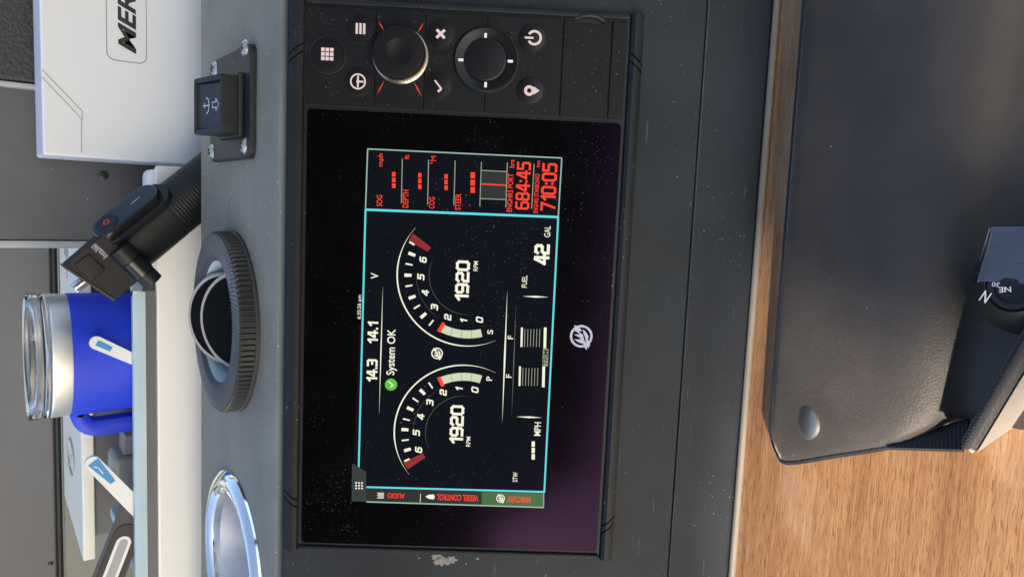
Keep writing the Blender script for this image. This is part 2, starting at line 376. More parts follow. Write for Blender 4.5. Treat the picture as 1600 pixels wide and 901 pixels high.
# cut the cup holder opening
CH = Vector((-.180, .090, 0)); CR = .066
cut = obj('cutter', MB().lathe([(.0, -.07), (.052, -.07), (.052, .02), (.0, .02)], 64, Matrix.Translation(CH)).lathe([(.0, -.032), (.0392, -.032), (.0392, .02), (.0, .02)], 64, Matrix.Translation((-.0089, .0943, 0))), 'console')
bo = body.modifiers.new('b', 'BOOLEAN'); bo.object = cut; bo.operation = 'DIFFERENCE'; bo.solver = 'EXACT'
bpy.context.view_layer.update()
me = bpy.data.meshes.new_from_object(body.evaluated_get(bpy.context.evaluated_depsgraph_get()))
body.modifiers.clear(); body.data = me; body.modifiers.new('wn', 'WEIGHTED_NORMAL').keep_sharp = True; bpy.data.objects.remove(cut)
# worn-off paint beside the display
random.seed(3)
def blob(px, py, rx, ry, n=26, amp=.35):
    P = []
    for i in range(n):
        t = 2 * pi * i / n; k = 1 + random.uniform(-amp, amp); x, v = fp(px + rx * k * cos(t), py + ry * k * sin(t)); P.append(fas(x, v, .0002))
    return P
mb = MB(); no = BAS @ Vector((0, 0, 1))
for a in ((692, 876, 13, 7), (682, 869, 8, 4), (705, 873, 8, 5), (746, 872, 2.4, 1.4), (655, 871, 1.4, 1.2), (728, 880, 1.4, 1)): mb.prism(blob(*a), no * .00008)
obj('paint_chip', mb, 'chip', con, label='pale worn patch where the paint has chipped off')

# ------------------------------------------------------------------ dash behind the console
YC = .232
led = thing('cream_ledge', 'cream white moulded upstand running behind the dark console', 'ledge', (0, YC, -.10))
zc = PY(245, 600, YC).z
obj('ledge_front', MB().box(-.70, PY(300, 262, YC).x, YC, YC + .006, -.10, zc, .0025), 'gelcoat', led)
xr = PY(232, 268, YC + .02).x
obj('ledge_end', MB().box(PY(245, 440, YC + .012).x, xr + .002, YC + .008, YC + .035, -.10, PY(226, 300, YC + .02).z, .006, 3), 'gelcoat', led)

tray = thing('dash_tray', 'grey open tray with pale rounded lip standing behind the cream upstand', 'tray', (-.15, YC + .05, -.10))
z1 = PY(228, 600, YC).z; z2 = PY(212, 600, YC).z + .001; TX0 = PY(212, 920, YC).x; TX1 = PY(240, 455, YC).x; YT = .385
obj('front_wall', MB().box(TX0 - .02, TX1, YC + .0005, YC + .008, zc + .0005, z1, 0), 'traygrey', tray)
LP = [(YC - .001, z1), (YC + .0005, z1 + .0045), (YC + .004, z2), (YC + .011, z2), (YC + .011, z1 - .004), (YC + .0085, z1)]
obj('front_lip', sweep(LP, TX0 - .02, TX1), 'traylip', tray)
# chamfered right corner
cA, cB = Vector((TX1, YC, 0)), Vector((TX1 + .026, YC + .026, 0))
def wall(mbx, a, b, z0, zt, th):
    d = (b - a); n = Vector((-d.y, d.x, 0)).normalized() * th
    return mbx.prism([(a.x, a.y, z0), (b.x, b.y, z0), (b.x + n.x, b.y + n.y, z0), (a.x + n.x, a.y + n.y, z0)], (0, 0, zt - z0))
obj('corner_wall', wall(MB(), cA + Vector((.0003, .0003, 0)), cB, zc + .0005, z1 + .001, .007), 'traygrey', tray)
obj('corner_lip', wall(MB(), cA + Vector((.0005, .0005, 0)), cB, z1 + .0015, z2, .010), 'traylip', tray)
eA, eB = cB, Vector((TX1 + .026, YT, 0))
obj('end_wall', wall(MB(), eA + Vector((0, .0005, 0)), eB, -.095, z2 - .0008, .010), 'traylip', tray)
sA, sB = Vector((PY(212, 893, YC).x, YC + .012, 0)), Vector((PY(212, 893, YC).x, YT, 0))
obj('side_wall', MB().box(sA.x - .010, sA.x, sA.y, sB.y, -.095, z2 - .0006, .002), 'traylip', tray)
obj('floor', MB().box(TX0, TX1 + .016, YC + .012, YT, -.10, -.095), 'traygrey', tray)
obj('rear_wall', MB().box(TX0, TX1 + .016, YT + .0005, YT + .008, -.10, z2 - .01), 'traygrey', tray)
sc = PY(223, 462, YC + .02)
mb = MB().lathe([(0, .001), (.003, .0008), (.0036, 0)], 16, Matrix.Translation((TX1 + .020, YC + .030, z2 + .0002))); obj('screw', mb, 'screwhead', tray)

lid = thing('locker_lid', 'cream locker lid with oval finger latch behind the grey tray', 'lid', (-.15, .45, .02))
YL = .40
q0 = PY(130, 877, YL); q1 = PY(150, 872, YL); zt = q0.z; zb_ = q1.z; xl = q0.x; xe = PY(140, 388, YL).x + .06
yb = PZ(97, 600, zt).y
obj('lid_board', MB().box(xl, xe, YL, yb, zb_, zt, .0018), 'lidcream', lid)
def ringpts(cx, cy, rx, ry, z, n=40): return [(cx + rx * cos(2 * pi * i / n), cy + ry * sin(2 * pi * i / n), z) for i in range(n + 1)]
c = PZ(112, 713, zt); hx = abs(PZ(112, 690, zt).x - PZ(112, 738, zt).x) / 2; hy = .035
obj('latch_ring', MB().tube(ringpts(c.x, c.y, hx, hy, zt + .0004), .0012, 6), 'trimgrey', lid)
obj('latch_tongue', MB().tube([(c.x + hx * .1, c.y, zt + .0004), (c.x - hx * .6, c.y + .004, zt + .0004)], .0014, 6), 'trimgrey', lid)
c = PZ(105, 432, zt); mb = MB().box(c.x - .002, c.x + .022, c.y - .004, c.y + .004, zt, zt + .0006); mb.box(c.x + .022, c.x + .034, c.y - .02, c.y + .02, zt, zt + .0008)
obj('latch_slot', mb, 'trimgrey', lid)
obj('lid_front_box', MB().box(xl + .02, xe - .01, YL + .012, YL + .02, -.02, zb_ - .001), 'traygrey', lid)

far = thing('far_panel', 'plain matt grey-brown panel standing behind the cream locker lid', 'panel', (-.3, yb + .03, zt))
yf = yb + .02; zf = PY(83, 600, yf).z
obj('panel_board', MB().box(-1.1, PY(40, 388, yf).x + .08, yf, yf + .02, zf, .19, .003), 'farpanel', far)
obj('gasket', MB().box(-1.1, PY(40, 388, yf).x + .07, yf - .006, yf + .012, zt + .001, zf - .0005, .003), 'gasket', far)
mb = MB().lathe([(0, .002), (.002, .0016), (.003, 0)], 14, frame(PY(79, 880, yf) + Vector((0, -.0002, 0)), Vector((1, 0, 0)), Vector((0, 0, 1)), Vector((0, -1, 0)))); obj('screw', mb, 'razor', far)
obj('riser', MB().box(-1.1, PY(40, 388, yf).x + .07, yf - .002, yf + .012, -.104, zt - .001), 'riser', far)
deck = obj('deck', MB().box(-1.2, 1.0, BK + .02, yf + .4, -.13, -.105), 'panelgrey', kind='structure')

YP = .36
pan = thing('grey_bulkhead', 'dark grey dash bulkhead with one screw behind the white box', 'bulkhead', (.2, YP, -.10))
xp = PY(150, 376, YP).x
obj('bulkhead_board', MB().box(xp, .8, YP, YP + .02, -.10, .175, .002), 'panelgrey', pan)
obj('edge_trim', MB().box(PY(150, 388, YP).x, xp - .0004, YP - .001, YP + .02, -.10, .175, .0015), 'trimgrey', pan)
so = PY(162, 274, YP); SM = frame(so + Vector((0, -.0002, 0)), Vector((1, 0, 0)), Vector((0, 0, 1)), Vector((0, -1, 0)))
sw = obj('screw', MB().lathe([(0, .0009), (.003, .0008), (.0040, .0002), (.0042, 0)], 24, SM), 'razor', pan)
mb = MB().box(-.0026, .0026, -.0005, .0005, .0006, .0014, M=SM); mb.box(-.0005, .0005, -.0026, .0026, .0006, .00142, M=SM); obj('screw_slot', mb, 'black', sw)
YK = .345
pad = thing('textured_pad', 'black leather-grained pad with grey edge above the white box', 'pad', (.3, YK, .05))
obj('cushion', MB().box(PY(30, 128, YK).x, .7, YK, YP - .0005, .06, .172, .004), 'leather', pad)
obj('edge_strip', MB().box(PY(30, 137, YK).x, PY(30, 128.5, YK).x, YK + .002, YP - .0005, .06, .172, .001), 'trimgrey', pad)

# ================================================================== WHITE BOX
YX = .262
wb = thing('white_box', 'white equipment box with black slanted lettering inside an outlined panel', 'box', (.2, YX + .03, -.10))
bl = PY(65, 242, YX); bz = PY(65, 150, YX).z
obj('box_body', MB().box(bl.x, bl.x + .55, YX, YX + .075, -.10, bz, .0022, 3), 'boxwhite', wb)
def on_box(px, py, e=.0003): return PY(px, py, YX - e)
def strip(mbx, P, w, nrm):
    for a, b in zip(P, P[1:]):
        d = (b - a).normalized(); n = d.cross(nrm).normalized() * w / 2; a2 = a - d * w / 2; b2 = b + d * w / 2
        mbx.add([a2 + n, b2 + n, b2 - n, a2 - n], [(0, 1, 2, 3)])
    return mbx
NB = Vector((0, -1, 0)); mb = MB()
strip(mb, [on_box(66, 109), on_box(128.5, 174), on_box(128.5, 187)], .00045, NB); strip(mb, [on_box(66, 121), on_box(127.5, 186), on_box(127.5, 238)], .00045, NB)
obj('panel_seam', mb, 'seam', wb)
p0 = on_box(229, 97); p1 = on_box(167, 97); R = .006; P = []
zlo, zhi, xq = on_box(229, 90).z, on_box(167, 90).z, on_box(200, 97).x
for i in range(7): a = pi + pi / 2 * i / 6; P.append(Vector((xq + R + R * cos(a), YX - .0003, zlo + R + R * sin(a))))
P.append(Vector((xq + .25, YX - .0003, zlo)))
Q = [Vector((xq + .25, YX - .0003, zhi))]
for i in range(7): a = pi / 2 + pi / 2 * i / 6; Q.append(Vector((xq + R + R * cos(a), YX - .0003, zhi - R + R * sin(a))))
mb = strip(MB(), Q + P, .0005, NB); obj('label_outline', mb, 'seam', wb)
za, zb2 = on_box(213, 60).z, on_box(184, 60).z; xa = on_box(198, 83).x; lw = (zb2 - za) * 8.6
mb = put_text(MB(), 'MERCURY', (xa + lw / 2, YX - .0004, (za + zb2) / 2), (1, 0, 0), (0, 0, 1), lw, zb2 - za, .028, .35)
obj('lettering', mb, 'ink', wb)

# ================================================================== DISPLAY UNIT (built in fascia coordinates X, V, N)
DM = Matrix.Identity(4); o_ = fas(0, 0, 0)
ex_, ev_, en_ = Vector((1, 0, 0)), BAS @ Vector((0, 1, 0)), BAS @ Vector((0, 0, 1))
DM = frame(o_, ex_, ev_, en_)
dis = thing('marine_display', 'black marine instrument display with lit gauges and round side keys', 'display', M=DM)
D = lambda name, mbx, mat, par=None, **k: obj(name, mbx, mat, par or dis, local=True, **k)
UX0, UX1, UV0, UV1 = -.1281, .1819, -.0964, .0974
GX, GV_, GN = .1243, .087, .0052
D('housing', MB().box(UX0 + .0015, UX1 - .0015, UV0 + .002, UV1 - .002, .0002, .0036, .0008), 'gasket')
def rail(v0, v1, up):
    lowv, hiv = v0, v1
    # slash positions: left and right end, slanting
    def seg(xa0, xa1, xb0, xb1):   # at v0: xa0..xb0 ; at v1: xa1..xb1
        V = []; prof = [(0, .0036), (.08, .0058), (.3, .0072), (.62, .0070), (.9, .0052), (1, .0008)]
        if not up: prof = [(1 - t, h) for t, h in prof][::-1]
        for t, h in prof:
            v = lowv + (hiv - lowv) * t; V += [(xa0 + (xa1 - xa0) * t, v, h), (xb0 + (xb1 - xb0) * t, v, h)]
        n = len(prof); Fc = [(2 * i, 2 * i + 1, 2 * i + 3, 2 * i + 2) for i in range(n - 1)]
        V += [(xa0, lowv, .0003), (xb0, lowv, .0003), (xa1, hiv, .0003), (xb1, hiv, .0003)]; k = 2 * n
        Fc += [(k, k + 2, k + 3, k + 1), (0, k, k + 1, 1), (2 * n - 2, 2 * n - 1, k + 3, k + 2)]
        Fc += [[k] + [2 * i for i in range(n)] + [k + 2], [k + 1] + [2 * i + 1 for i in range(n)] + [k + 3]]
        return MB().add(V, Fc)
    sl = .0075 * (1 if up else -1)   # slant across the rail
    g = .0005
    L1, R1 = UX0 + (.0255 if up else .0235), UX1 - (.0235 if up else .0275)
    if up: l0, l1 = L1, L1 + sl; q0, q1 = R1, R1 - sl
    else: l0, l1 = L1, L1 - abs(sl); q0, q1 = R1, R1 + abs(sl); l0, l1, q0, q1 = L1, L1 - abs(sl), R1, R1 + abs(sl)
    if up: l0, l1 = L1, L1 + sl
    w = .0042
    D('rail_end', seg(UX0, UX0, l0 - g, l1 - g), 'bezel'); D('rail_slash', seg(l0 + g, l1 + g, l0 + w - g, l1 + w - g), 'bezel')
    D('rail', seg(l0 + w + g, l1 + w + g, q0 - w - g, q1 - w - g), 'bezel')
    D('rail_slash', seg(q0 - w + g, q1 - w + g, q0 - g, q1 - g), 'bezel'); D('rail_end', seg(q0 + g, q1 + g, UX1, UX1), 'bezel')
rail(.0881, UV1, True); rail(UV0, -.0881, False)
D('side_rail', MB().box(UX0, UX0 + .0026, UV0 + .0088, UV1 - .0098, .0006, .0056, .0009), 'bezel')
D('side_rail', MB().box(UX1 - .0030, UX1, UV0 + .0088, UV1 - .0098, .0006, .0062, .0009), 'bezel')
def rrect(x0, x1, y0, y1, r, z, n=6):
    P = []
    for cx, cy, a0 in ((x1 - r, y1 - r, 0), (x0 + r, y1 - r, pi / 2), (x0 + r, y0 + r, pi), (x1 - r, y0 + r, 3 * pi / 2)):
        for i in range(n + 1): a = a0 + pi / 2 * i / n; P.append((cx + r * cos(a), cy + r * sin(a), z))
    return P
D('glass_rim', MB().prism(rrect(-GX, GX, -GV_, GV_, .0030, .0030), (0, 0, .0019), .0005), 'bezel')
D('glass', MB().prism(rrect(-GX + .0008, GX - .0008, -GV_ + .0008, GV_ - .0008, .0024, .0042), (0, 0, GN - .0042), .0002), 'glass')
S = .000364
def U(px, py, n=0.0):   # pixel -> local point
    x, v = fp(px, py); return Vector((x, v, n))
LAY = GN + .00012
scr_poly = [U(577, 234), U(876.5, 248), U(849, 786.5), U(552, 777)]
scr = D('screen', MB().prism([Vector((p.x, p.y, GN + .00004)) for p in scr_poly], (0, 0, .00003)), 'screenbg')
def UI(name, mbx, mat, lab=None): return D(name, mbx, mat, scr, label=lab)
def poly(mbx, pts, n=LAY):
    mbx.add([U(x, y, n) for x, y in pts], [tuple(range(len(pts)))]); return mbx
def seg_(mbx, a, b, w, n=LAY, taper=False):
    A, B_ = U(*a, n), U(*b, n); d = (B_ - A).normalized(); p = Vector((-d.y, d.x, 0)) * (w * S / 2)
    if taper:
        Mi = (A + B_) / 2; mbx.add([A, Mi + p, B_, Mi - p], [(0, 1, 2, 3)])
    else: mbx.add([A + p, B_ + p, B_ - p, A - p], [(0, 1, 2, 3)])
    return mbx
def txt(mbx, sx, x0, y0, x1, y1, bold=.012, shear=0, turn=False, n=LAY):
    xc, yc = (x0 + x1) / 2, (y0 + y1) / 2; o = U(xc, yc, n)
    w = (U(xc, y0) - U(xc, y1)).length; h = (U(x0, yc) - U(x1, yc)).length
    if not turn: put_text(mbx, sx, o, (1, 0, 0), (0, 1, 0), w, h, bold, shear)
    else: put_text(mbx, sx, o, (0, 1, 0), (-1, 0, 0), h, w, bold, shear)
    return mbx
def TX(name, mat, *a, **k): return UI(name, txt(MB(), *a, **k), mat)
STK = {'0': [[(0, .14), (.14, 0), (.48, 0), (.62, .14), (.62, .86), (.48, 1), (.14, 1), (0, .86), (0, .14)]], '1': [[(.06, .76), (.34, 1), (.34, 0)]],
       '2': [[(0, .86), (.12, 1), (.5, 1), (.62, .88), (.62, .60), (.5, .5), (.14, .48), (0, .36), (0, 0), (.64, 0)]],
       '3': [[(0, 1), (.5, 1), (.62, .88), (.62, .62), (.5, .51), (.2, .51)], [(.5, .51), (.62, .4), (.62, .12), (.5, 0), (0, 0)]],
       '4': [[(.50, 0), (.50, 1), (.36, 1), (0, .28), (.68, .28)]], '5': [[(.6, 1), (.02, 1), (.02, .58), (.5, .58), (.62, .46), (.62, .12), (.5, 0), (0, 0)]],
       '6': [[(.58, 1), (.14, 1), (0, .86), (0, .14), (.14, 0), (.48, 0), (.62, .14), (.62, .44), (.5, .57), (.02, .57)]], '7': [[(0, 1), (.62, 1), (.22, 0)]],
       '8': [[(.12, .52), (0, .4), (0, .12), (.12, 0), (.5, 0), (.62, .12), (.62, .4), (.5, .52), (.12, .52), (.02, .64), (.02, .88), (.12, 1), (.5, 1), (.6, .88), (.6, .64), (.5, .52)]],
       '9': [[(.04, 0), (.48, 0), (.62, .14), (.62, .86), (.48, 1), (.14, 1), (0, .86), (0, .58), (.12, .45), (.60, .45)]],
       ':': [[(.05, .22), (.05, .24)], [(.05, .70), (.05, .72)]], '.': [[(.05, .0), (.05, .02)]]}
ADV = {'1': .62, ':': .36, '.': .36}
def digs(sx, x0, y0, x1, y1, sw=.19, shear=0.0, n=LAY):
    mbx = MB(); xc, yc = (x0 + x1) / 2, (y0 + y1) / 2; o = U(xc, yc, n); W = (U(xc, y0) - U(xc, y1)).length; Hh = (U(x0, yc) - U(x1, yc)).length
    adv = [ADV.get(c, .90) for c in sx]; tot = sum(adv) - (.90 - .62 if sx[-1] not in ADV else .2); lx = 0; k_ = 0
    st = sw * Hh; kx = (W - st) / max(.3, tot); ky = Hh - st
    for c, ad in zip(sx, adv):
        for pth in STK[c]:
            P = [o + Vector(((lx + px - tot / 2) * kx + shear * (py - .5) * ky, (py - .5) * ky, 0)) for px, py in pth]
            for a, b in zip(P, P[1:]):
                k_ += 1; strip(mbx, [a + Vector((0, 0, k_ * 4e-7)), b + Vector((0, 0, k_ * 4e-7))], st, Vector((0, 0, 1)))
        lx += ad
    return mbx
def DG(name, mat, *a, **k): return UI(name, digs(*a, **k), mat)
def disc(mbx, px, py, r, n=LAY, k=28, r0=0):
    o = U(px, py, n)
    if r0:
        V = []; 
        for i in range(k): a = 2 * pi * i / k; V += [o + Vector((cos(a), sin(a), 0)) * r * S, o + Vector((cos(a), sin(a), 0)) * r0 * S]
        mbx.add(V, [(2 * i, 2 * ((i + 1) % k), 2 * ((i + 1) % k) + 1, 2 * i + 1) for i in range(k)])
    else: mbx.add([o + Vector((cos(2 * pi * i / k), sin(2 * pi * i / k), 0)) * r * S for i in range(k)], [tuple(range(k))])
    return mbx
def arcb(mbx, px, py, r0, r1, a0, a1, n=LAY, k=40, taper=False):
    o = U(px, py, n); V = []
    for i in range(k + 1):
        a = radians(a0 + (a1 - a0) * i / k); rm, hw = (r0 + r1) / 2, (r1 - r0) / 2
        if taper: hw *= max(.12, min(1, 2.2 * (1 - abs(2 * i / k - 1))))
        d = Vector((cos(a), sin(a), 0)) * S; V += [o + d * (rm + hw), o + d * (rm - hw)]
    mbx.add(V, [(2 * i, 2 * i + 2, 2 * i + 3, 2 * i + 1) for i in range(k)]); return mbx
# borders
for a, b, w in (((577, 234), (876.5, 248), 2), ((577, 234), (573.7, 327.5), 2), ((876.5, 248), (871, 339), 2), ((575, 777.6), (848.5, 786.5), 2.2), ((848.7, 763), (848.5, 786.5), 1.4)): UI('side_border', seg_(MB(), a, b, w), 'ui_mint')
mb = MB(); seg_(mb, (573.7, 327.5), (871.5, 339), 3.6); seg_(mb, (573.7, 327.5), (563, 728), 2.8); seg_(mb, (871, 339), (849.5, 763), 2.8); seg_(mb, (575, 755), (850.5, 762.5), 3.0)
UI('main_border', mb, 'ui_cyan')
# left hand tabs
UI('menu_tab', poly(MB(), [(553, 718), (574.5, 731), (575, 777.5), (552, 777)], LAY + .00003), 'ui_tab')
mb = MB()
for i in range(3):
    for j in range(3): x, y = 559 + i * 4.6, 748.5 + j * 4.2; poly(mb, [(x - 1.3, y - 1.2), (x + 1.3, y - 1.2), (x + 1.3, y + 1.2), (x - 1.3, y + 1.2)], LAY + .00006)
UI('menu_dots', mb, 'ui_white')
UI('tab_bar', poly(MB(), [(575, 756.5), (753, 762), (753, 782.5), (575, 776.5)], LAY - .00003), 'ui_tabdark')
UI('tab_selected', poly(MB(), [(753, 762), (849, 764.5), (848.5, 785.5), (753, 782.5)], LAY - .00003), 'ui_tabgreen')
for a in (('AUDIO', 607.5, 764.5, 634, 772.5), ('VESSEL CONTROL', 683.7, 766.5, 747.5, 776), ('MERCURY', 792, 769.5, 828, 779)): TX('tab_lettering', 'ui_red', *a, .015, 0, True)
mb = MB()
for i in range(5): seg_(mb, (591.5 + (i % 2) * 1.5, 764.2 + i * 1.9), (602, 764.2 + i * 1.9), 1.1)
UI('audio_icon', mb, 'ui_white'); UI('boat_icon', poly(MB(), [(666, 769.5), (671, 766.8), (679, 766.3), (680.5, 770), (679, 774), (671, 773)]), 'ui_white'); UI('tab_divider', seg_(MB(), (658.5, 765.5), (658, 778.5), .8), 'ui_white')
def logo(mbx, px, py, r, n):
    disc(mbx, px, py, r, n, 36, r * .8); k = r / 100.0
    M1 = [(-60, -97), (-22, -82), (8, -46), (-24, -42), (14, -14), (24, 34), (55, 80), (46, 120), (26, 95), (18, 65), (-20, 55), (-65, 25), (-20, 27), (0, 22), (-25, 5), (-63, -15), (-30, -16), (-10, -20), (-60, -50)]
    M2 = [(14, -60), (42, -36), (62, 0), (56, 30), (78, 74), (60, 104), (42, 55), (32, 5), (18, -26)]
    for MM in (M1, M2): mbx.add([U(px + a * k, py + b * k, n + .00001) for a, b in MM], [tuple(range(len(MM)))])
    return mbx
UI('tab_emblem', logo(MB(), 782, 772.5, 6.8, LAY), 'ui_white'); UI('centre_emblem', logo(MB(), 684, 549, 9, LAY), 'ui_white')
D('emblem', logo(MB(), 906.6, 522.6, 17.8, GN + .0001), 'print')
# gauges
for (cx, cy, sg) in ((732, 430, 1), (725, 672, -1)):
    def A(t): return t if sg > 0 else 180 - t
    mb = MB(); arcb(mb, cx, cy, 108, 110.2, A(50), A(205), k=60, taper=True); 
    for i, t in enumerate((62, 71, 81, 91.5, 101.7, 113, 123.3, 133.7, 144)):
        if i == 0: arcb(mb, cx, cy, 95, 104, A(t - .8), A(t + .8), LAY + .00004, 2)
        else: w_d = 1.5 if i in (1, 3, 5, 7) else .75; arcb(mb, cx, cy, 87, 98, A(t - w_d), A(t + w_d), k=3)
    for ch, (dx, dy) in zip('0123456', ((17.5, 67), (-7, 68.5), (-31.5, 63), (-52, 47.5), (-66, 25.5), (-73, 1), (-69.5, -25.5))):
        x, y = cx + dx, cy + sg * dy; hw = 3 if ch == '1' else 4.3; UI('gauge_number', digs(ch, x - 5.5, y - hw, x + 5.5, y + hw, .2, .2), 'ui_white')
    UI('gauge_scale', mb, 'ui_white')
    mb = MB()
    for k in range(4): a = 156 + k * 9.9; arcb(mb, cx, cy, 84.5, 97, A(a), A(a + 9.6), k=6)
    UI('gauge_fill', mb, 'ui_bar'); mb = MB(); arcb(mb, cx, cy, 82, 98, A(152.8), A(156.5), LAY + .00003, 4); UI('gauge_needle', mb, 'ui_red')
    mb = MB(); arcb(mb, cx, cy, 59.5, 60.7, A(60), A(190), k=50, taper=True); arcb(mb, cx, cy, 79.5, 80.3, A(85), A(150), k=30, taper=True); UI('gauge_ring', mb, 'ui_faint')
    mb = MB(); arcb(mb, cx, cy, 72, 106, A(54.5), A(61.3), k=4); UI('red_zone', mb, 'ui_darkred')
DG('reading', 'ui_white', '1920', 712.5, 406, 733.7, 469); DG('reading', 'ui_white', '1920', 704, 629, 725, 689); TX('reading', 'ui_white', 'RPM', 740.3, 407, 747, 422, .005); TX('reading', 'ui_white', 'RPM', 729, 677.5, 735.5, 692.5, .005)
TX('reading', 'ui_white', 'S', 761.5, 512.5, 770.5, 519.5); TX('reading', 'ui_white', 'P', 760, 584.5, 769, 591); TX('reading', 'ui_white', 'V', 582, 425, 593.5, 434)
DG('reading', 'ui_white', '14.3', 575.5, 558, 592, 593); DG('reading', 'ui_white', '14.1', 577, 499, 593, 534); TX('reading', 'ui_white', 'System OK', 606.5, 511.7, 623, 582.5, .014)
TX('reading', 'ui_white', '6:35:26 pm', 561, 459, 568.5, 496, .004); TX('reading', 'ui_white', 'F', 793, 521.5, 801.5, 527); TX('reading', 'ui_white', 'F', 790.5, 581, 799, 586.5)
TX('reading', 'ui_white', 'FUEL', 815, 429, 823, 447.5, .006); DG('reading', 'ui_white', '42', 834, 381, 857.5, 412.5); TX('reading', 'ui_white', 'GAL', 849.5, 352.5, 859, 370, .006)
TX('reading', 'ui_white', 'MPH', 834, 655, 844, 676, .01); TX('reading', 'ui_white', 'STW', 801, 732, 808.5, 747, .006)
for k in range(3): y = 684.5 + k * 9.8; UI('dash', poly(MB(), [(830, y), (835, y + .1), (834.8, y + 8.4), (829.8, y + 8.3)]), 'ui_white')
mb = disc(MB(), 613, 597, 9.5); UI('status_dot', mb, 'ui_green')
mb = MB(); seg_(mb, (612, 600.5), (617, 598), 1.9, LAY + .00004); seg_(mb, (617, 598.6), (609, 592), 1.9, LAY + .00005); UI('status_tick', mb, 'ui_white')
for a, b, w in (((600.5, 443), (594.6, 645), 1.9), ((792.5, 451), (784.5, 657), 2.8), ((816, 461), (856, 462.3), 3.0), ((806, 646.5), (846, 648), 3.0)): UI('divider', seg_(MB(), a, b, w, taper=True), 'ui_white')
UI('divider', seg_(MB(), (806, 470), (799, 650), 1.1, taper=True), 'ui_dim')
mb = MB(); thin = MB()
for (x0, x1, y0, y1) in ((815, 851, 509, 541), (812, 848.7, 569, 601)):
    seg_(mb, (x0, y0), (x0 - .8, y1 - 2), 3.0); seg_(mb, (x1, y0), (x1 - .8, y1), 4.2)
    for k in range(6): x = x0 + 4.6 * (k + 1); seg_(thin, (x, y0 + 2.5), (x - .8, y1 - 2), 1.0)
UI('trim_bars', mb, 'ui_white'); UI('trim_lines', thin, 'ui_label')
UI('trim_label', poly(MB(), [(847.5, 541.8), (856, 542), (855, 569), (846.5, 568.5)]), 'ui_label'); UI('trim_lettering', txt(MB(), 'TRIM', 847.8, 544, 855, 567, .01, n=LAY + .00004), 'ui_black')
# side data column
for a in (('SOG', 590.7, 305, 599.5, 322.5), ('mph', 593, 241, 602.5, 261), ('DEPTH', 631, 297, 640, 324.5), ('ft', 634, 243, 641, 250), ('COG', 671.7, 308, 680.5, 326), ('\u00b0M', 674, 245, 682.5, 257.5), ('STEER', 712, 303, 721, 328),
          ('ENGHRS PORT', 792.5, 272, 801, 331), ('hrs', 796, 250.5, 803.5, 263), ('ENGHRS STARBOARD', 834, 272, 841, 333), ('hrs', 837, 252, 843, 262)): TX('side_reading', 'ui_red', *a, (.0 if 'M' == a[0][-1] else .012))
DG('side_reading', 'ui_red', '684:45', 806, 254, 827.5, 327.5, .15); DG('side_reading', 'ui_red', '710:05', 845, 256, 868, 329.5, .15)
for (x0, x1, y0, y1) in ((614.5, 620, 269.5, 296), (655, 660, 271, 297.5), (695.5, 700.5, 273, 299), (735.7, 742.5, 270, 304)):
    L = (y1 - y0) / 3
    for k in range(3): y = y0 + k * L; UI('dash', poly(MB(), [(x0, y), (x1, y), (x1, y + L * .8), (x0, y + L * .8)]), 'ui_red')
UI('steer_needle', seg_(MB(), (752.5, 288), (791, 290), 2.2, LAY + .00003), 'ui_red')
for a, b in (((630.5, 249), (629, 317.5)), ((671, 250.5), (669.5, 320)), ((712, 252), (710, 321)), ((752.5, 254), (750, 322.5)), ((792.5, 255), (790, 324)), ((833.7, 257), (830, 326)), ((753, 267), (792, 269)), ((751, 310.5), (790, 312))): UI('rule', seg_(MB(), a, b, 1.4, LAY + .00003), 'ui_label')
UI('steer_scale', poly(MB(), [(753, 267), (792, 269), (790, 312), (751, 310.5)], LAY - .00002), 'ui_panel')

# key pad
KN = .0050
def keypanel(name, x0, x1, y0=None, y1=None, notch=False):
    xr_, xl_ = UX1 - .0040, GX + .0016
    v1 = U(x0, 90).y; v0 = U(x1, 100).y
    pts = [(xl_, v0, .0030), (xr_, v0, .0030), (xr_, v1, .0030), (xl_, v1, .0030)]
    if notch:
        a, b = v0 + (v1 - v0) * .22, v0 + (v1 - v0) * .78
        pts = [(xl_, v0, .003), (xr_, v0, .003), (xr_, a - .002, .003), (xr_ - .0022, a, .003), (xr_ - .0022, b, .003), (xr_, b + .002, .003), (xr_, v1, .003), (xl_, v1, .003)]
    return D(name, MB().prism(pts, (0, 0, KN - .003), .0004), 'keypad')
kp = [keypanel('key_panel', a, b) for a, b in ((482.5, 588.3), (589.1, 664.6), (665.4, 759.6), (760.4, 876))]
keypanel('card_door', 878, 950.5, notch=True); keypanel('key_panel', 953, 975)
D('door_pull', MB().tube([(UX1 - .0038, U(897, 30).y, .0042), (UX1 - .0024, U(908, 30).y, .0060), (UX1 - .0020, U(920, 30).y, .0066), (UX1 - .0024, U(932, 30).y, .0060), (UX1 - .0038, U(943, 30).y, .0042)], .0013, 8), 'black')
def at(px, py, n): return Matrix.Translation(U(px, py, n))
def button(px, py, r, big=False):
    R_ = r * S
    b = D('button', MB().lathe([(R_, .0002), (R_, .0010), (R_ * .95, .0015), (R_ * .6, .0019), (0, .0020)], 40, at(px, py, KN)), 'button')
    D('button_groove', MB().lathe([(R_ * 1.08, .00005), (R_ * 1.07, .0002), (R_ * 1.0, .0002)], 40, at(px, py, KN)), 'black', b)
    if big: D('button_ring', MB().lathe([(R_ * 1.22, .0001), (R_ * 1.20, .0008), (R_ * 1.14, .0010), (R_ * 1.08, .0004)], 44, at(px, py, KN)), 'bezel', b)
    return b
IN = KN + .00215
def icon(b, mbx, mat='key_light'): D('icon', mbx, mat, b)
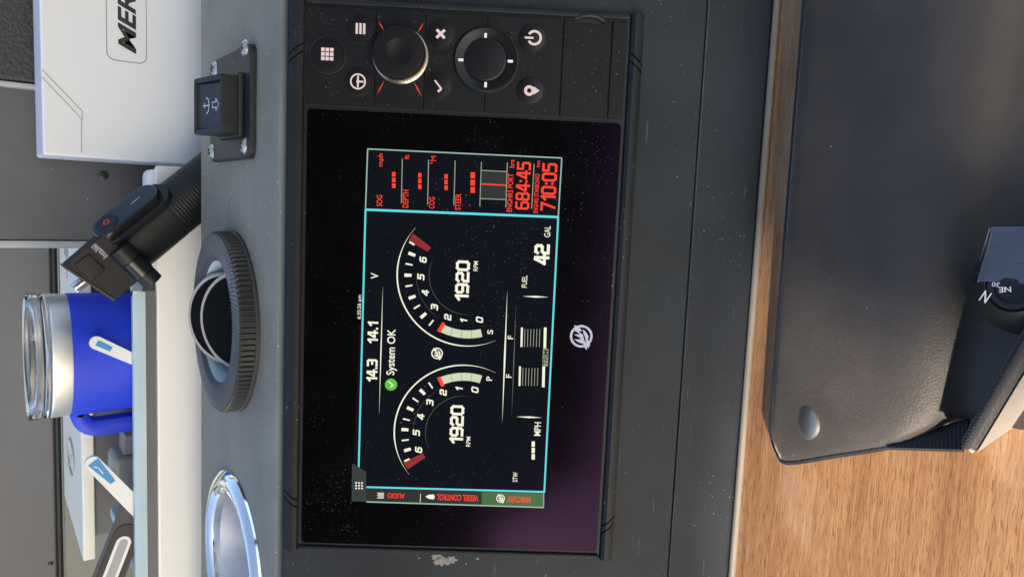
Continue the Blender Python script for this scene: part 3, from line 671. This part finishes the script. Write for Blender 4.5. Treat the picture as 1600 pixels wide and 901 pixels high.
def rect(mbx, px, py, dx0, dx1, dy0, dy1, rot=0, n=IN):
    o = U(px, py, n); c, s_ = cos(rot), sin(rot); V = []
    for dx, dy in ((dx0 * .9, dy0 * .9), (dx1 * .9, dy0 * .9), (dx1 * .9, dy1 * .9), (dx0 * .9, dy1 * .9)):
        ax, ay = dx * c - dy * s_, dx * s_ + dy * c; V.append(o + Vector((-ay * S, -ax * S, 0)))
    mbx.add(V, [(0, 1, 2, 3)]); return mbx
b = button(567, 50, 20.5); mb = MB()
for k in (-1, 0, 1): rect(mb, 567, 50, k * 6 - 1.9, k * 6 + 1.9, -8.7, 8.7)
icon(b, mb)
b = button(516, 89, 23.5, True); mb = MB()
for i in (-1, 0, 1):
    for j in (-1, 0, 1): rect(mb, 516, 89, i * 7.2 - 2.9, i * 7.2 + 2.9, j * 7.2 - 2.9, j * 7.2 + 2.9)
icon(b, mb)
b = button(563, 131, 20.5); mb = disc(MB(), 563, 131, 11.8, IN, 32, 9.4); rect(mb, 563, 131, -1.5, 1.5, -9.5, 9.5); rect(mb, 563, 131, 0, 9.5, -1.5, 1.5, n=IN + .00002); disc(mb, 563, 131, 2.6, IN + .00003, 16); icon(b, mb)
b = button(690, 58, 20.5); mb = rect(MB(), 690, 58, -9.5, 9.5, -2.3, 2.3, pi / 4); rect(mb, 690, 58, -9.5, 9.5, -2.3, 2.3, -pi / 4, IN + .00002); icon(b, mb)
b = button(686, 137, 20.5); mb = rect(MB(), 686.2, 136, -9, 8.5, -1.4, 1.4, radians(50)); rect(mb, 689, 144, -4.5, 3.2, -1.9, 1.9, radians(-42), IN + .00002); icon(b, mb)
b = button(831, 64, 20.5); mb = MB(); arcb(mb, 834, 64, 7.6, 11.2, 120, 420, IN, 36); rect(mb, 827, 64, -8.5, 6, -1.7, 1.7); icon(b, mb)
b = button(828, 145, 20.5); mb = MB(); disc(mb, 826, 145, 7.8, IN, 28, 3.4); rect(mb, 835, 145, -4, 0, -5.8, 5.8); mb.add([U(834, 139.4, IN), U(842, 145, IN), U(834, 150.6, IN)], [(0, 1, 2)]); icon(b, mb)
# rotary knob
KX, KY = 628, 91
def km(i, j): return -.0005 if (i % 2 and j in (2, 3)) else 0
kb = D('rotary_knob', MB().lathe([(.0150, .0001), (.0150, .0016), (.0142, .0020), (.0142, .0085), (.0136, .0095)], 120, at(KX, KY, KN), km), 'knobside')
D('knob_cap', MB().lathe([(.0137, .0092), (.0134, .0104), (.0122, .0108), (.0072, .0109), (.0058, .0098), (.003, .0091), (0, .0089)], 56, at(KX, KY, KN)), 'rubber', kb)
for (a, b_) in (((594, 37), (602, 52)), ((654, 56), (664, 39)), ((603, 128), (591, 151)), ((647, 129), (661, 154))): D('knob_marker', seg_(MB(), a, b_, 2.4, KN + .0002, True), 'key_red', kb)
mb = MB()
for k in range(8): a = k * pi / 4 + .2; seg_(mb, (686 + 4 * cos(a), 97 + 4 * sin(a)), (686 + 8 * cos(a), 97 + 8 * sin(a)), 1.6, KN + .0001)
D('sun_symbol', mb, 'black')
# direction pad
pd = D('direction_pad', MB().lathe([(.0180, .0001), (.0180, .0004), (.0172, .0005), (.0171, .0016), (.0165, .0022), (.0116, .0009), (.0113, .0022), (.0104, .0026), (0, .0027)], 64, at(759, 97, KN)), 'button')
mb = MB()
for dx, dy in ((0, -36), (0, 39), (-38, 1), (38, 3)):
    o = U(759 + dx, 97 + dy, KN + .0022); l_, w_2 = .0014, .0007; t = Vector((1, 0, 0)) if dx == 0 else Vector((0, 1, 0)); q = Vector((t.y, t.x, 0))
    mb.add([o + t * l_ + q * w_2, o - t * l_ + q * w_2, o - t * l_ - q * w_2, o + t * l_ - q * w_2], [(0, 1, 2, 3)])
D('pad_marker', mb, 'key_white', pd)

# ================================================================== ON TOP OF THE CONSOLE
# windlass switch
sx0, sx1, sy0, sy1 = .0975, .1655, .0445, .138
wsw = thing('anchor_switch', 'black anchor windlass rocker switch on a screwed rectangular plate', 'switch', ((sx0 + sx1) / 2, .085, 0))
obj('plate', MB().prism(rrect(sx0, sx1, sy0, sy1, .007, .0001), (0, 0, .0040), .0012), 'switchblack', wsw)
for (px, py) in ((381, 75), (334, 108), (379, 227), (329, 237)):
    p = PZ(px, py, .0050); SM = Matrix.Translation((p.x, p.y, .0041)) @ Matrix.Rotation(random.uniform(0, 1.5), 4, 'Z')
    q = obj('screw', MB().lathe([(.0052, 0), (.0050, .0006), (.0036, .0018), (0, .0023)], 24, SM), 'screwhead', wsw)
    mb = MB().box(-.0026, .0026, -.0006, .0006, .0012, .0024, M=SM); mb.box(-.0006, .0006, -.0026, .0026, .0012, .00242, M=SM); obj('screw_slot', mb, 'ink', q)
gx0, gx1, gy0, gy1, gh = .1125, .1472, .058, .0985, .0295
zp = .0042
fy0 = gy0; mb = MB(); tw = .0030
obj('guard', MB().box(gx0, gx1, gy0, gy0 + tw, zp, zp + .0130, .0011).box(gx0, gx1, gy1 - tw, gy1, zp, zp + .0193, .0011)
    .prism([(gx0, gy0 + tw * .9, zp), (gx0, gy1 - tw * .9, zp), (gx0, gy1 - tw * .9, zp + .0188), (gx0, gy0 + tw * .9, zp + .0126)], (tw, 0, 0))
    .prism([(gx1 - tw, gy0 + tw * .9, zp), (gx1 - tw, gy1 - tw * .9, zp), (gx1 - tw, gy1 - tw * .9, zp + .0188), (gx1 - tw, gy0 + tw * .9, zp + .0126)], (tw, 0, 0)), 'switchblack', wsw)
obj('guard_foot', MB().box(gx0 - .002, gx1 + .002, gy0 - .0025, gy1 + .002, zp, zp + .0035, .001), 'switchblack', wsw)
ra, rb = Vector((0, gy0 + tw + .0006, zp + .0095)), Vector((0, gy1 - tw - .0006, zp + .0172))
rk = obj('rocker', MB().prism([(gx0 + tw + .0006, ra.y, zp + .004), (gx0 + tw + .0006, rb.y, zp + .004), (gx0 + tw + .0006, rb.y, rb.z), (gx0 + tw + .0006, (ra.y + rb.y) / 2 + .004, (ra.z + rb.z) / 2 - .0004), (gx0 + tw + .0006, ra.y, ra.z)], (gx1 - gx0 - 2 * tw - .0012, 0, 0)), 'rocker', wsw)
ud = (rb - ra).normalized(); un = Vector((0, -ud.z, ud.y)); mid = (ra + rb) / 2 + Vector(((gx0 + gx1) / 2, 0, 0)) + un * .0009
def rs(mbx, pts, w):
    strip(mbx, [mid + Vector((a * .8, 0, 0)) + ud * (b * .8) for a, b in pts], w * .8, un)
mb = MB(); rs(mb, [(-.002, -.0035), (-.002, -.009), (-.0045, -.009), (0, -.0135), (.0045, -.009), (.002, -.009), (.002, -.0035), (-.002, -.0035)], .0006)
rs(mb, [(0, .011), (0, .002)], .0007); rs(mb, [(-.006, .006), (-.0045, .0028), (0, .0018), (.0045, .0028), (.006, .006)], .0007); rs(mb, [(-.0018, .0092), (.0018, .0092)], .0006)
obj('switch_symbol', mb, 'silverpaint', rk)

# knurled ring
RX, RY, RR = -.0089, .0943, .0612
vt = thing('knurled_fitting', 'round black knurled ring fitting with tilted glossy disc inside', 'fitting', (RX, RY, 0))
T = 104
def rm(i, j): return (-.0016 if (i % 4) in (2, 3) and j in (2, 3) else 0)
obj('base_flange', MB().lathe([(.0400, .0001), (RR - .0002, .0001), (RR - .0002, .0018), (RR - .003, .0022)], 96, Matrix.Translation((RX, RY, 0))), 'knurl', vt)
obj('grip_ring', MB().lathe([(.0400, .0023), (RR - .0022, .0023), (RR - .0010, .0030), (RR - .0012, .0100), (RR - .0028, .0116)], T * 4, Matrix.Translation((RX, RY, 0)), rm), 'knurl', vt)
V = []; Fc = []; n = 120; pf = [(RR - .0030, .0114), (RR - .009, .0124), (.0440, .0118), (.0405, .0095)]; mb = MB(); NS = n * 2
for i in range(NS):
    for j, (r, h) in enumerate(pf):
        a = 2 * pi * i / NS + (j * .055); hh = h + (.0006 if i % 2 and j < 3 else 0); V.append((RX + r * cos(a), RY + r * sin(a), hh))
k = len(pf)
for i in range(NS):
    q = (i + 1) % NS
    for j in range(k - 1): Fc.append((i * k + j, q * k + j, q * k + j + 1, i * k + j + 1))
obj('ribbed_face', mb.add(V, Fc), 'knurl', vt, smooth=12)
obj('inner_wall', MB().lathe([(.0405, .0096), (.0390, .0020), (.0385, -.030), (.0, -.030)], 64, Matrix.Translation((RX, RY, 0))), 'traylip', vt)
tilt = radians(35)
def tm(dy, dz): return Matrix.Translation((RX, RY + dy, dz)) @ Matrix.Rotation(tilt, 4, 'X')
def dsc(name, r, M_, th, face):
    a = obj(name, MB().lathe([(r - .001, -th), (r, -th + .0006), (r, -.0006), (r - .0007, 0), (r - .0026, 0)], 72, M_, cap0=True), 'lipgrey', vt)
    obj('disc_face', MB().lathe([(r - .0026, .00005), (r - .0033, -.0005), (0, -.0005)], 72, M_), face, a); return a
MM = tm(-.004, -.004)
fd = dsc('front_disc', .0340, MM, .0014, 'gloss_black'); dsc('rear_disc', .0315, MM @ Matrix.Translation((0, .0165, -.0040)), .0014, 'gloss_black')
obj('disc_hub', MB().lathe([(.006, .0001), (.0058, .0002), (.0052, .0002)], 32, MM @ Matrix.Translation((-.008, -.004, -.0004))), 'ink', fd)

# chrome cup holder
ch = thing('cup_holder', 'polished chrome round cup holder let into the console top', 'cup holder', (CH.x, CH.y, 0))
obj('rim', MB().lathe([(CR, .0002), (CR - .0004, .0016), (CR - .004, .0040), (CR - .009, .0050), (CR - .013, .0040), (CR - .0155, .0012), (CR - .0160, -.004)], 96, Matrix.Translation(CH)), 'chrome', ch)
obj('cup', MB().lathe([(CR - .0160, -.004), (CR - .0175, -.060), (CR - .021, -.066), (0, -.066)], 72, Matrix.Translation(CH)), 'steel', ch)

# ================================================================== GRIP
YG = .2085
gA, gB = PY(313, 294, YG), PY(191, 393, YG)
gz = (gB - gA).normalized(); gy = Vector((0, 1, 0)); gx = gy.cross(gz).normalized(); KG = (gB - gA).length / 157.1
gr = thing('camera_grip', 'black ribbed camera hand grip with record button leaning behind the console', 'camera grip', gA - gz * .085)
GM = frame(gA, gx, gy, gz); rG = 43.5 * KG
prof = [(0, -.088), (rG * .8, -.088), (rG * .93, -.084)]
h = -.080
while h < .028:
    prof += [(rG, h), (rG, h + .0011), (rG - .0003, h + .0016), (rG - .0003, h + .0021)]; h += .0025
prof += [(rG, .033), (rG, .055), (rG * .99, .072), (rG * .90, .0815), (rG * .72, .084), (0, .084)]
obj('handle', MB().lathe(prof, 64, GM, sy=.88), 'gripblack', gr, smooth=50)
# button pod on the upper right flank
pa = radians(58); pn = gx * sin(pa) - gy * cos(pa); ps = gz.cross(pn).normalized(); 
def cap(o, l0, l1, hw, ht, n=14):
    P = []
    for i in range(n + 1): a = pi * i / n; P.append(o + ps * hw * cos(a) + gz * (l1 - hw + hw * sin(a)))
    for i in range(n + 1): a = pi + pi * i / n; P.append(o + ps * hw * cos(a) + gz * (l0 + hw + hw * sin(a)))
    return P
po_ = gA + pn * (rG * .82)
obj('pod_base', MB().prism(cap(po_, .020, .083, .0138, 0), pn * .0055, .0018), 'gripblack', gr)
po2 = gA + pn * (rG * .82 + .0056)
pod = obj('pod', MB().prism(cap(po2, .026, .081, .0108, 0), pn * .0058, .0026), 'gripgloss', gr)
pc = gA + pn * (rG * .82 + .01145); bm_ = frame(pc + gz * .0690, ps, gz.copy(), pn)
bt = obj('record_button', MB().lathe([(.0080, 0), (.0078, .0005), (.0072, .0007), (0, .0004)], 32, bm_), 'gripblack', pod)
mb = MB().lathe([(.0026, .00075), (.0014, .00075)], 20, bm_); mb.prism([bm_ @ Vector((-.0004, .0012, .0007)), bm_ @ Vector((.0004, .0012, .0007)), bm_ @ Vector((.0004, .0032, .0007)), bm_ @ Vector((-.0004, .0032, .0007))], pn * .0001); obj('record_mark', mb, 'redpaint', bt)
obj('indicator', MB().box(-.0003, .0003, -.004, .004, 0, .0002, M=frame(pc + gz * .044, ps, gz.copy(), pn)), 'trimgrey', pod)
# hinged head
HX = lambda t, s_, d: gA + gz * (t * KG) + gx * (s_ * KG) + gy * d
hd = obj('head', MB().prism([HX(158, -42, -.020), HX(158, 41, -.020), HX(229, 38, -.020), HX(216, -41, -.020)], gy * .036, .0020), 'gripblack', gr)
hq = MB().prism([HX(216.6, -41, -.0215), HX(229.6, 38, -.0215), HX(232.6, 38, -.0215), HX(219.6, -41, -.0215)], gy * .038)
obj('head_plate', hq, 'razor', gr)
a0 = HX(207, 19, -.0202); lm = frame(a0, gx, gy, gz)
obj('latch_recess', MB().box(-.0105, .0105, -.0004, .001, -.0075, .0075, M=lm), 'black', hd)
obj('latch', MB().box(-.0085, .0075, -.0022, .001, -.006, .006, .0012, M=lm), 'gripblack', hd)
mb = put_text(MB(), 'Insta360', HX(182, 27, -.0203), gx, gz, 25 * KG, 9 * KG, .012); obj('lettering', mb, 'print', hd)
obj('hinge', MB().tube([HX(160, 14, -.022), HX(160, -10, -.022)], 17.5 * KG, 28), 'gripblack', gr)
obj('hinge', MB().tube([HX(160, -11, -.022), HX(160, -38, -.022)], 17 * KG, 28), 'gripgloss', gr); obj('hinge', MB().tube([HX(160, -39, -.022), HX(160, -57, -.022)], 16 * KG, 28), 'gripblack', gr)
pr_ = [(0, .0)] + [(9 * KG - (.0007 if i % 2 else 0), .0006 * i) for i in range(16)] + [(0, .0098)]
obj('mount_screw', MB().lathe(pr_, 24, frame(HX(226, 3, -.004), gx, gy, gz)), 'chrome', gr, smooth=20)

# ================================================================== MUG
YM = .300
ml, mr = PY(90, 650, YM), PY(90, 457, YM); mx = (ml.x + mr.x) / 2; mR = (mr.x - ml.x) / 2
zt_ = PY(40, 552, YM - .0).z; zs = PY(75, 552, YM).z; zb3 = PY(105, 552, YM).z
mug = thing('travel_mug', 'blue travel mug with steel rim, clear lid and blue handle', 'mug', (mx, YM, -.095))
TM = Matrix.Translation((mx, YM, 0)); zf = -.0945
obj('body', MB().lathe([(0, zf), (mR * .80, zf), (mR * .83, zf + .004), (mR * .955, zb3 - .05), (mR * .985, zb3 - .006), (mR * .985, zb3), (mR * .95, zb3)], 64, TM), 'mugblue', mug)
obj('steel_rim', MB().lathe([(mR * .95, zb3 - .001), (mR * .968, zb3 + .0004), (mR * .985, zs - .001), (mR * .97, zs + .0006), (mR * .93, zs), (mR * .93, zs - .03)], 64, TM), 'steel', mug)
obj('lid', MB().lathe([(mR * .925, zs + .0008), (mR * .99, zs + .0010), (mR * .99, zs + .004), (mR * .965, zs + .006), (mR * .99, zs + .0085), (mR * 1.0, zt_ - .003), (mR * .985, zt_), (mR * .94, zt_), (mR * .92, zs + .006), (0, zs + .005), (0, zs + .0018), (mR * .925, zs + .0018)], 72, TM), 'clear', mug, smooth=50)
# handle
hz1 = PY(124, 660, YM).z; hz0 = zf + .02; hx0 = mx - mR * .96; hx1 = PY(150, 672, YM).x
hp = [(hx0 + .004, hz1), (hx1 + .016, hz1 + .0006)]
for i in range(7): a = pi / 2 + pi / 2 * i / 6; hp.append((hx1 + .018 + .014 * cos(a), hz1 - .0135 + .014 * sin(a)))
hp += [(hx1 + .007, hz0 + .016)]
for i in range(5): a = pi + pi / 2 * i / 4; hp.append((hx1 + .021 + .014 * cos(a), hz0 + .012 + .012 * sin(a)))
hp += [(mx - mR * .84, hz0)]
V = []; hw = .0100; th = .0066; PTS = [Vector((x, YM, z)) for x, z in hp]; mb = MB(); rows = []
for i, p in enumerate(PTS):
    t = (PTS[min(i + 1, len(PTS) - 1)] - PTS[max(i - 1, 0)]).normalized(); n = Vector((t.z, 0, -t.x))
    prof8 = [(-hw, -th * .4), (-hw, th * .4), (-hw + .002, th), (hw - .002, th), (hw, th * .4), (hw, -th * .4), (hw - .002, -th), (-hw + .002, -th)]
    V += [p + gy * a + n * b for a, b in prof8]
Fc = [(i * 8 + k, i * 8 + (k + 1) % 8, (i + 1) * 8 + (k + 1) % 8, (i + 1) * 8 + k) for i in range(len(PTS) - 1) for k in range(8)] + [tuple(range(8)), tuple(range((len(PTS) - 1) * 8, len(PTS) * 8))]
obj('handle', mb.add(V, Fc), 'mugblue', mug, smooth=50)

# ================================================================== THINGS STANDING IN THE TRAY
def brush(tip, foot, wid0, wid1, Y, label, inlay):
    a, b = PY(*tip, Y), PY(*foot, Y); d = (b - a).normalized(); L = (b - a).length; ext = (a.z + .0935) / max(1e-6, -d.z)
    t = thing('toothbrush', label, 'toothbrush', a + d * ext, group='toothbrush handles in the tray')
    n = Vector((d.z, 0, -d.x)); P = []; N_ = 18
    def half(s_): return (wid0 + (wid1 - wid0) * min(1, s_ / L)) / 2
    for i in range(N_ + 1): s_ = ext * i / N_; P.append((s_, half(s_)))
    r0 = half(0); Lf = [a + d * (r0 - r0 * cos(pi / 2 * i / 5)) + n * (r0 * sin(pi / 2 * i / 5)) for i in range(6)] + [a + d * s_ + n * h_ for s_, h_ in P if s_ > r0]
    Rt = [a + d * (r0 - r0 * cos(pi / 2 * i / 5)) - n * (r0 * sin(pi / 2 * i / 5)) for i in range(6)] + [a + d * s_ - n * h_ for s_, h_ in P if s_ > r0]
    obj('handle', MB().prism(Lf + Rt[::-1][:-1], gy * .005, .0012), 'brushwhite', t)
    i0, i1, w0, w1, sd_ = inlay
    q = [a + d * i0 * L + n * (w0 * half(i0 * L) + sd_), a + d * i1 * L + n * (w1 * half(i1 * L) + sd_), a + d * i1 * L - n * (w1 * half(i1 * L) - sd_), a + d * i0 * L - n * (w0 * half(i0 * L) - sd_)]
    g_ = obj('inlay', MB().prism([p - gy * .0006 for p in q], gy * .0012), 'brushblue', t)
    return a, d, n, L, g_, t
YBR = YC + .0135
brush((141, 531), (211, 562), .0105, .0088, YBR - .001, 'white toothbrush handle with small blue inlay in front of blue mug', (.14, .46, .42, .40, 0))
a, d, n, L, g_, t_ = brush((138, 716), (211, 790), .0115, .0125, YBR, 'white toothbrush handle with long blue inlay beside the blue mug handle', (.08, .50, .74, .34, -.0007))
c = a + d * L * .25 - gy * .0007; obj('print_mark', strip(MB(), [c - d * .006 + n * .001, c - d * .003 - n * .0006, c + d * .003], .0007, NB), 'brushwhite', g_)
# razor
a, b = PY(222, 770, YBR + .001), PY(166, 915, YBR + .001); d = (b - a).normalized(); L = (b - a).length; n = Vector((d.z, 0, -d.x))
zz = (a.z + .0935) / d.z
rz = thing('razor_handle', 'dark electric toothbrush handle with silver outlined button leaning in the tray', 'toothbrush', a - d * zz)
a_ = a - d * zz; P1 = [(0, .009), (zz + L * .50, .0115), (zz + L * 1.35, .0125), (zz + L * 1.4, .010)]
q = [a_ + d * s_ + n * w for s_, w in P1] + [a_ + d * s_ - n * w for s_, w in P1[::-1]]
rh = obj('handle', MB().prism(q, gy * .008, .0025), 'razor', rz)
s0 = a + d * L * .46
def loz(o, l, hw, m_=10):
    P = [o + d * (hw - hw * cos(pi * i / m_ - pi / 2 + pi / 2)) for i in range(0)]
    for i in range(m_ + 1): th_ = pi / 2 + pi * i / m_; P.append(o + d * (hw + hw * cos(th_)) + n * hw * sin(th_))
    for i in range(m_ + 1): th_ = -pi / 2 + pi * i / m_; P.append(o + d * (l - hw + hw * cos(th_)) + n * hw * sin(th_))
    return P
obj('button_pad', MB().prism([p - gy * .0010 for p in loz(s0 - d * .010, .085, .0100)], gy * .0012), 'ink', rh)
obj('button_frame', MB().prism([p - gy * .0014 for p in loz(s0, .072, .0058)], gy * .0009), 'silverpaint', rh)
obj('button', MB().prism([p - gy * .0017 for p in loz(s0 + d * .0024, .067, .0034)], gy * .0009), 'trimgrey', rh)
# bottle
YO = .330; bx0 = PY(178, 760, YO).x; zs_ = PY(176, 730, YO).z; zn = PY(196, 690, YO).z
bc = PY(178, 716, YO).x; bR = .036; btl = thing('tray_bottle', 'olive grey plastic container with stepped shoulder standing in the tray', 'container', (PY(190, 735, YO).x, YO, -.095))
xa_, xb_, xc_ = PY(190, 683, YO).x, PY(190, 712, YO).x, PY(190, 775, YO).x
za_, zb_2 = PY(197, 700, YO).z, PY(177, 740, YO).z
obj('body', MB().box(xc_, xb_, YO, YO + .04, -.0945, zb_2, .006, 3), 'bottle', btl)
obj('shoulder', MB().prism([(xb_ + .0002, YO + .002, -.0945), (xa_, YO + .002, -.0945), (xa_, YO + .002, za_), (xb_ + .004, YO + .002, za_ + .001), (xb_ + .0002, YO + .002, zb_2 - .009)], (0, .034, 0), .002), 'bottle', btl)

# ================================================================== ON THE TABLE : POUCH + COMPASS
pch = thing('padded_pouch', 'open black padded vinyl pouch with snap button lying on teak table', 'pouch', (.1, -.24, ZW))
out = [(1203, 688, .009), (1211, 708, .013), (1226, 722, .0165), (1300, 711, .0235), (1385, 697, .0265), (1445, 677, .022), (1508, 654, .012)]
OP = [PZ(x, y, ZW + z) for x, y, z in out]
OP[0].x = OP[0].x
xs = [0, .004, .012, .03, .07, .13, .2, .3]
V = []; Fc = []; nc = len(xs)
rowsP = []
y_last = OP[-1]
for i, p in enumerate(OP): rowsP.append([Vector((p.x + (.33 - p.x) * (k / .3), p.y + (0 if i < 5 else (-.012 * (k / .3) * (i - 4))), p.z - (.0022 if kk == 0 else 0) + (.0016 * sin(9 * k + i) if kk > 2 else 0))) for kk, k in enumerate(xs)])
rowsP.append([Vector((q.x + .002, q.y - .03, ZW + .010)) for q in rowsP[-1]]); rowsP.append([Vector((q.x + .02, q.y - .06, ZW + .009)) for q in rowsP[-1]])
top = [[q + Vector((0, 0, 0)) for q in r] for r in rowsP]
def grid(rows):
    V = [q for r in rows for q in r]; n = len(rows[0]); Fc = [(i * n + j, i * n + j + 1, (i + 1) * n + j + 1, (i + 1) * n + j) for i in range(len(rows) - 1) for j in range(n - 1)]
    return V, Fc
# refine rows with catmull-rom for a soft padded surface
def cr(p0, p1, p2, p3, t): return .5 * ((2 * p1) + (p2 - p0) * t + (2 * p0 - 5 * p1 + 4 * p2 - p3) * t * t + (3 * p1 - p0 - 3 * p2 + p3) * t ** 3)
fine = []
for i in range(len(top) - 1):
    for s_ in range(4):
        t = s_ / 4; g = lambda k: top[max(0, min(len(top) - 1, k))]
        fine.append([cr(g(i - 1)[j], g(i)[j], g(i + 1)[j], g(i + 2)[j], t) for j in range(nc)])
fine.append(top[-1])
V, Fc = grid(fine); n = nc; m_ = len(fine); base = len(V)
rim = [i * n for i in range(m_ - 1, -1, -1)] + [j for j in range(1, n)]     # left edge then far edge
V += [Vector((V[k].x + (.0012 if k % n == 0 else 0), V[k].y - (.001 if k < n else 0), ZW + .0006)) for k in rim]
for a in range(len(rim) - 1): Fc.append((rim[a], rim[a + 1], base + a + 1, base + a))
panel = obj('main_panel', MB().add(V, Fc), 'pouch', pch, smooth=60)
ep = [fine[i][0] + Vector((-.0004, 0, -.0012)) for i in range(20, -1, -1)] + [q + Vector((0, .0004, -.0012)) for q in fine[0][1:]]
obj('piping', MB().tube(ep, .0016, 10), 'webbing', pch)
Dp, Ep = OP[4], OP[6]
mb = MB().prism([PZ(1386, 698.5, ZW + .0262), PZ(1440, 700, ZW + .0262), PZ(1503, 702, ZW + .0265), PZ(1514, 652, ZW + .0085), PZ(1452, 671, ZW + .0175)], (-.0012, -.0004, -.001), 0)
obj('gusset', mb, 'webbing', pch)
st0 = [PZ(1502, 688, ZW + .027), PZ(1508, 698, ZW + .0295), PZ(1524, 704, ZW + .027), PZ(1519, 708, ZW + .001), PZ(1504, 694, ZW + .001)]
st1 = [PZ(1600, 512, ZW + .034), PZ(1600, 535, ZW + .037), PZ(1600, 578, ZW + .035), PZ(1600, 652, ZW + .001), PZ(1606, 540, ZW + .001)]
st2 = [a + (b - a) * 2.0 for a, b in zip(st0, st1)]
for q in st2[3:]: q.z = ZW + .001
V = st0 + st1 + st2; Fc = [(i * 5 + k, i * 5 + (k + 1) % 5, (i + 1) * 5 + (k + 1) % 5, (i + 1) * 5 + k) for i in range(2) for k in range(5)] + [(0, 1, 2, 3, 4), (10, 11, 12, 13, 14)]
obj('front_flap', MB().add(V, Fc), 'pouch', pch, smooth=20)
obj('piping', MB().tube([st0[1], st1[1], st2[1]], .0017, 10), 'webbing', pch)
nf = Vector((-.0005, -.0007, .0003)); obj('flap_sun_face', MB().add([st0[2] + nf, st0[3] + nf, st1[3] + nf, st1[2] + nf, st2[3] + nf, st2[2] + nf], [(0, 1, 2, 3), (3, 2, 4, 5)]), 'flap_sun_tone', pch, label='front flap face with sun sheen painted in as lighter taupe')  # thin sheet over the flap, sunlight painted in as a paler tone
sp = PZ(1259, 660, ZW + .0205)
sn = Vector((0, .40, 1)).normalized(); SM = frame(sp - sn * .0012, Vector((1, 0, 0)), sn.cross(Vector((1, 0, 0))), sn)
obj('snap_button', MB().lathe([(.0084, -.001), (.0083, .0006), (.0072, .0017), (.004, .0024), (0, .0026)], 40, SM), 'snap', pch)

ZC = ZW + .034
cc = PZ(1592, 447, ZC)
cmp_ = thing('hand_compass', 'small black compass with white dial letters under clear cover beside pouch', 'compass', (cc.x, cc.y, ZW + .011))
CM = Matrix.Translation((cc.x, cc.y, 0))
rc = (PZ(1592, 380, ZC) - PZ(1592, 514, ZC)).length / 2 * 1.18
obj('case', MB().lathe([(0, ZW + .0115), (rc * .9, ZW + .0115), (rc, ZW + .015), (rc * 1.02, ZW + .024), (rc * .97, ZW + .026)], 48, CM), 'gripgloss', cmp_)
card = obj('dial', MB().lathe([(rc * 1.0, ZW + .0262), (rc * .97, ZW + .030), (rc * .50, ZW + .040), (rc * .46, ZW + .039), (0, ZW + .038)], 48, CM), 'ink', cmp_)
obj('dial_ring', MB().lathe([(rc * .30, ZW + .0388), (rc * .44, ZW + .0392), (rc * .44, ZW + .0402), (rc * .34, ZW + .040)], 40, CM), 'ink', cmp_)
tv = (CW - cc).normalized(); tx = -RW; 
def ctext(sx, px, py, hpx, wpx, ang, z):
    o = PZ(px, py, ZW + z) + tv * .011; e1 = RW - tv * RW.dot(tv); e1.normalize(); e2 = tv.cross(e1)
    c, s_ = cos(ang), sin(ang); k = (CW - o).length / 1150 * .87
    return put_text(MB(), sx, o, e1 * c + e2 * s_, -e1 * s_ + e2 * c, wpx * k, hpx * k, .01)
obj('dial_letter', ctext('N', 1541, 463, 17, 10, radians(150), .033), 'silverpaint', card); obj('dial_letter', ctext('NE', 1571, 452, 8, 15, radians(184), .037), 'silverpaint', card); obj('dial_letter', ctext('30', 1557, 444.5, 7, 10, radians(172), .036), 'silverpaint', card)
cvp = [PZ(1553, 358, ZC + .012), PZ(1640, 358, ZC + .012), PZ(1640, 441, ZC + .012), PZ(1597, 443, ZC + .012), PZ(1592, 436, ZC + .012), PZ(1571, 433, ZC + .012), PZ(1562, 439, ZC + .012), PZ(1529, 440, ZC + .012)]
obj('clear_cover', MB().prism(cvp, (0, 0, .0022), .0004), 'clearcover', cmp_)
cvr = [q + Vector((0, 0, .0023)) for q in cvp]; mb = MB().tube([cvr[7], cvr[0], cvr[1]], .0009, 8); obj('cover_edge', mb, 'clear', cmp_)
obj('cover_leg', MB().box(cvp[1].x + .001, cvp[1].x + .004, cvp[1].y - .01, cvp[1].y - .004, ZW + .009, ZC + .0118), 'clearcover', cmp_)
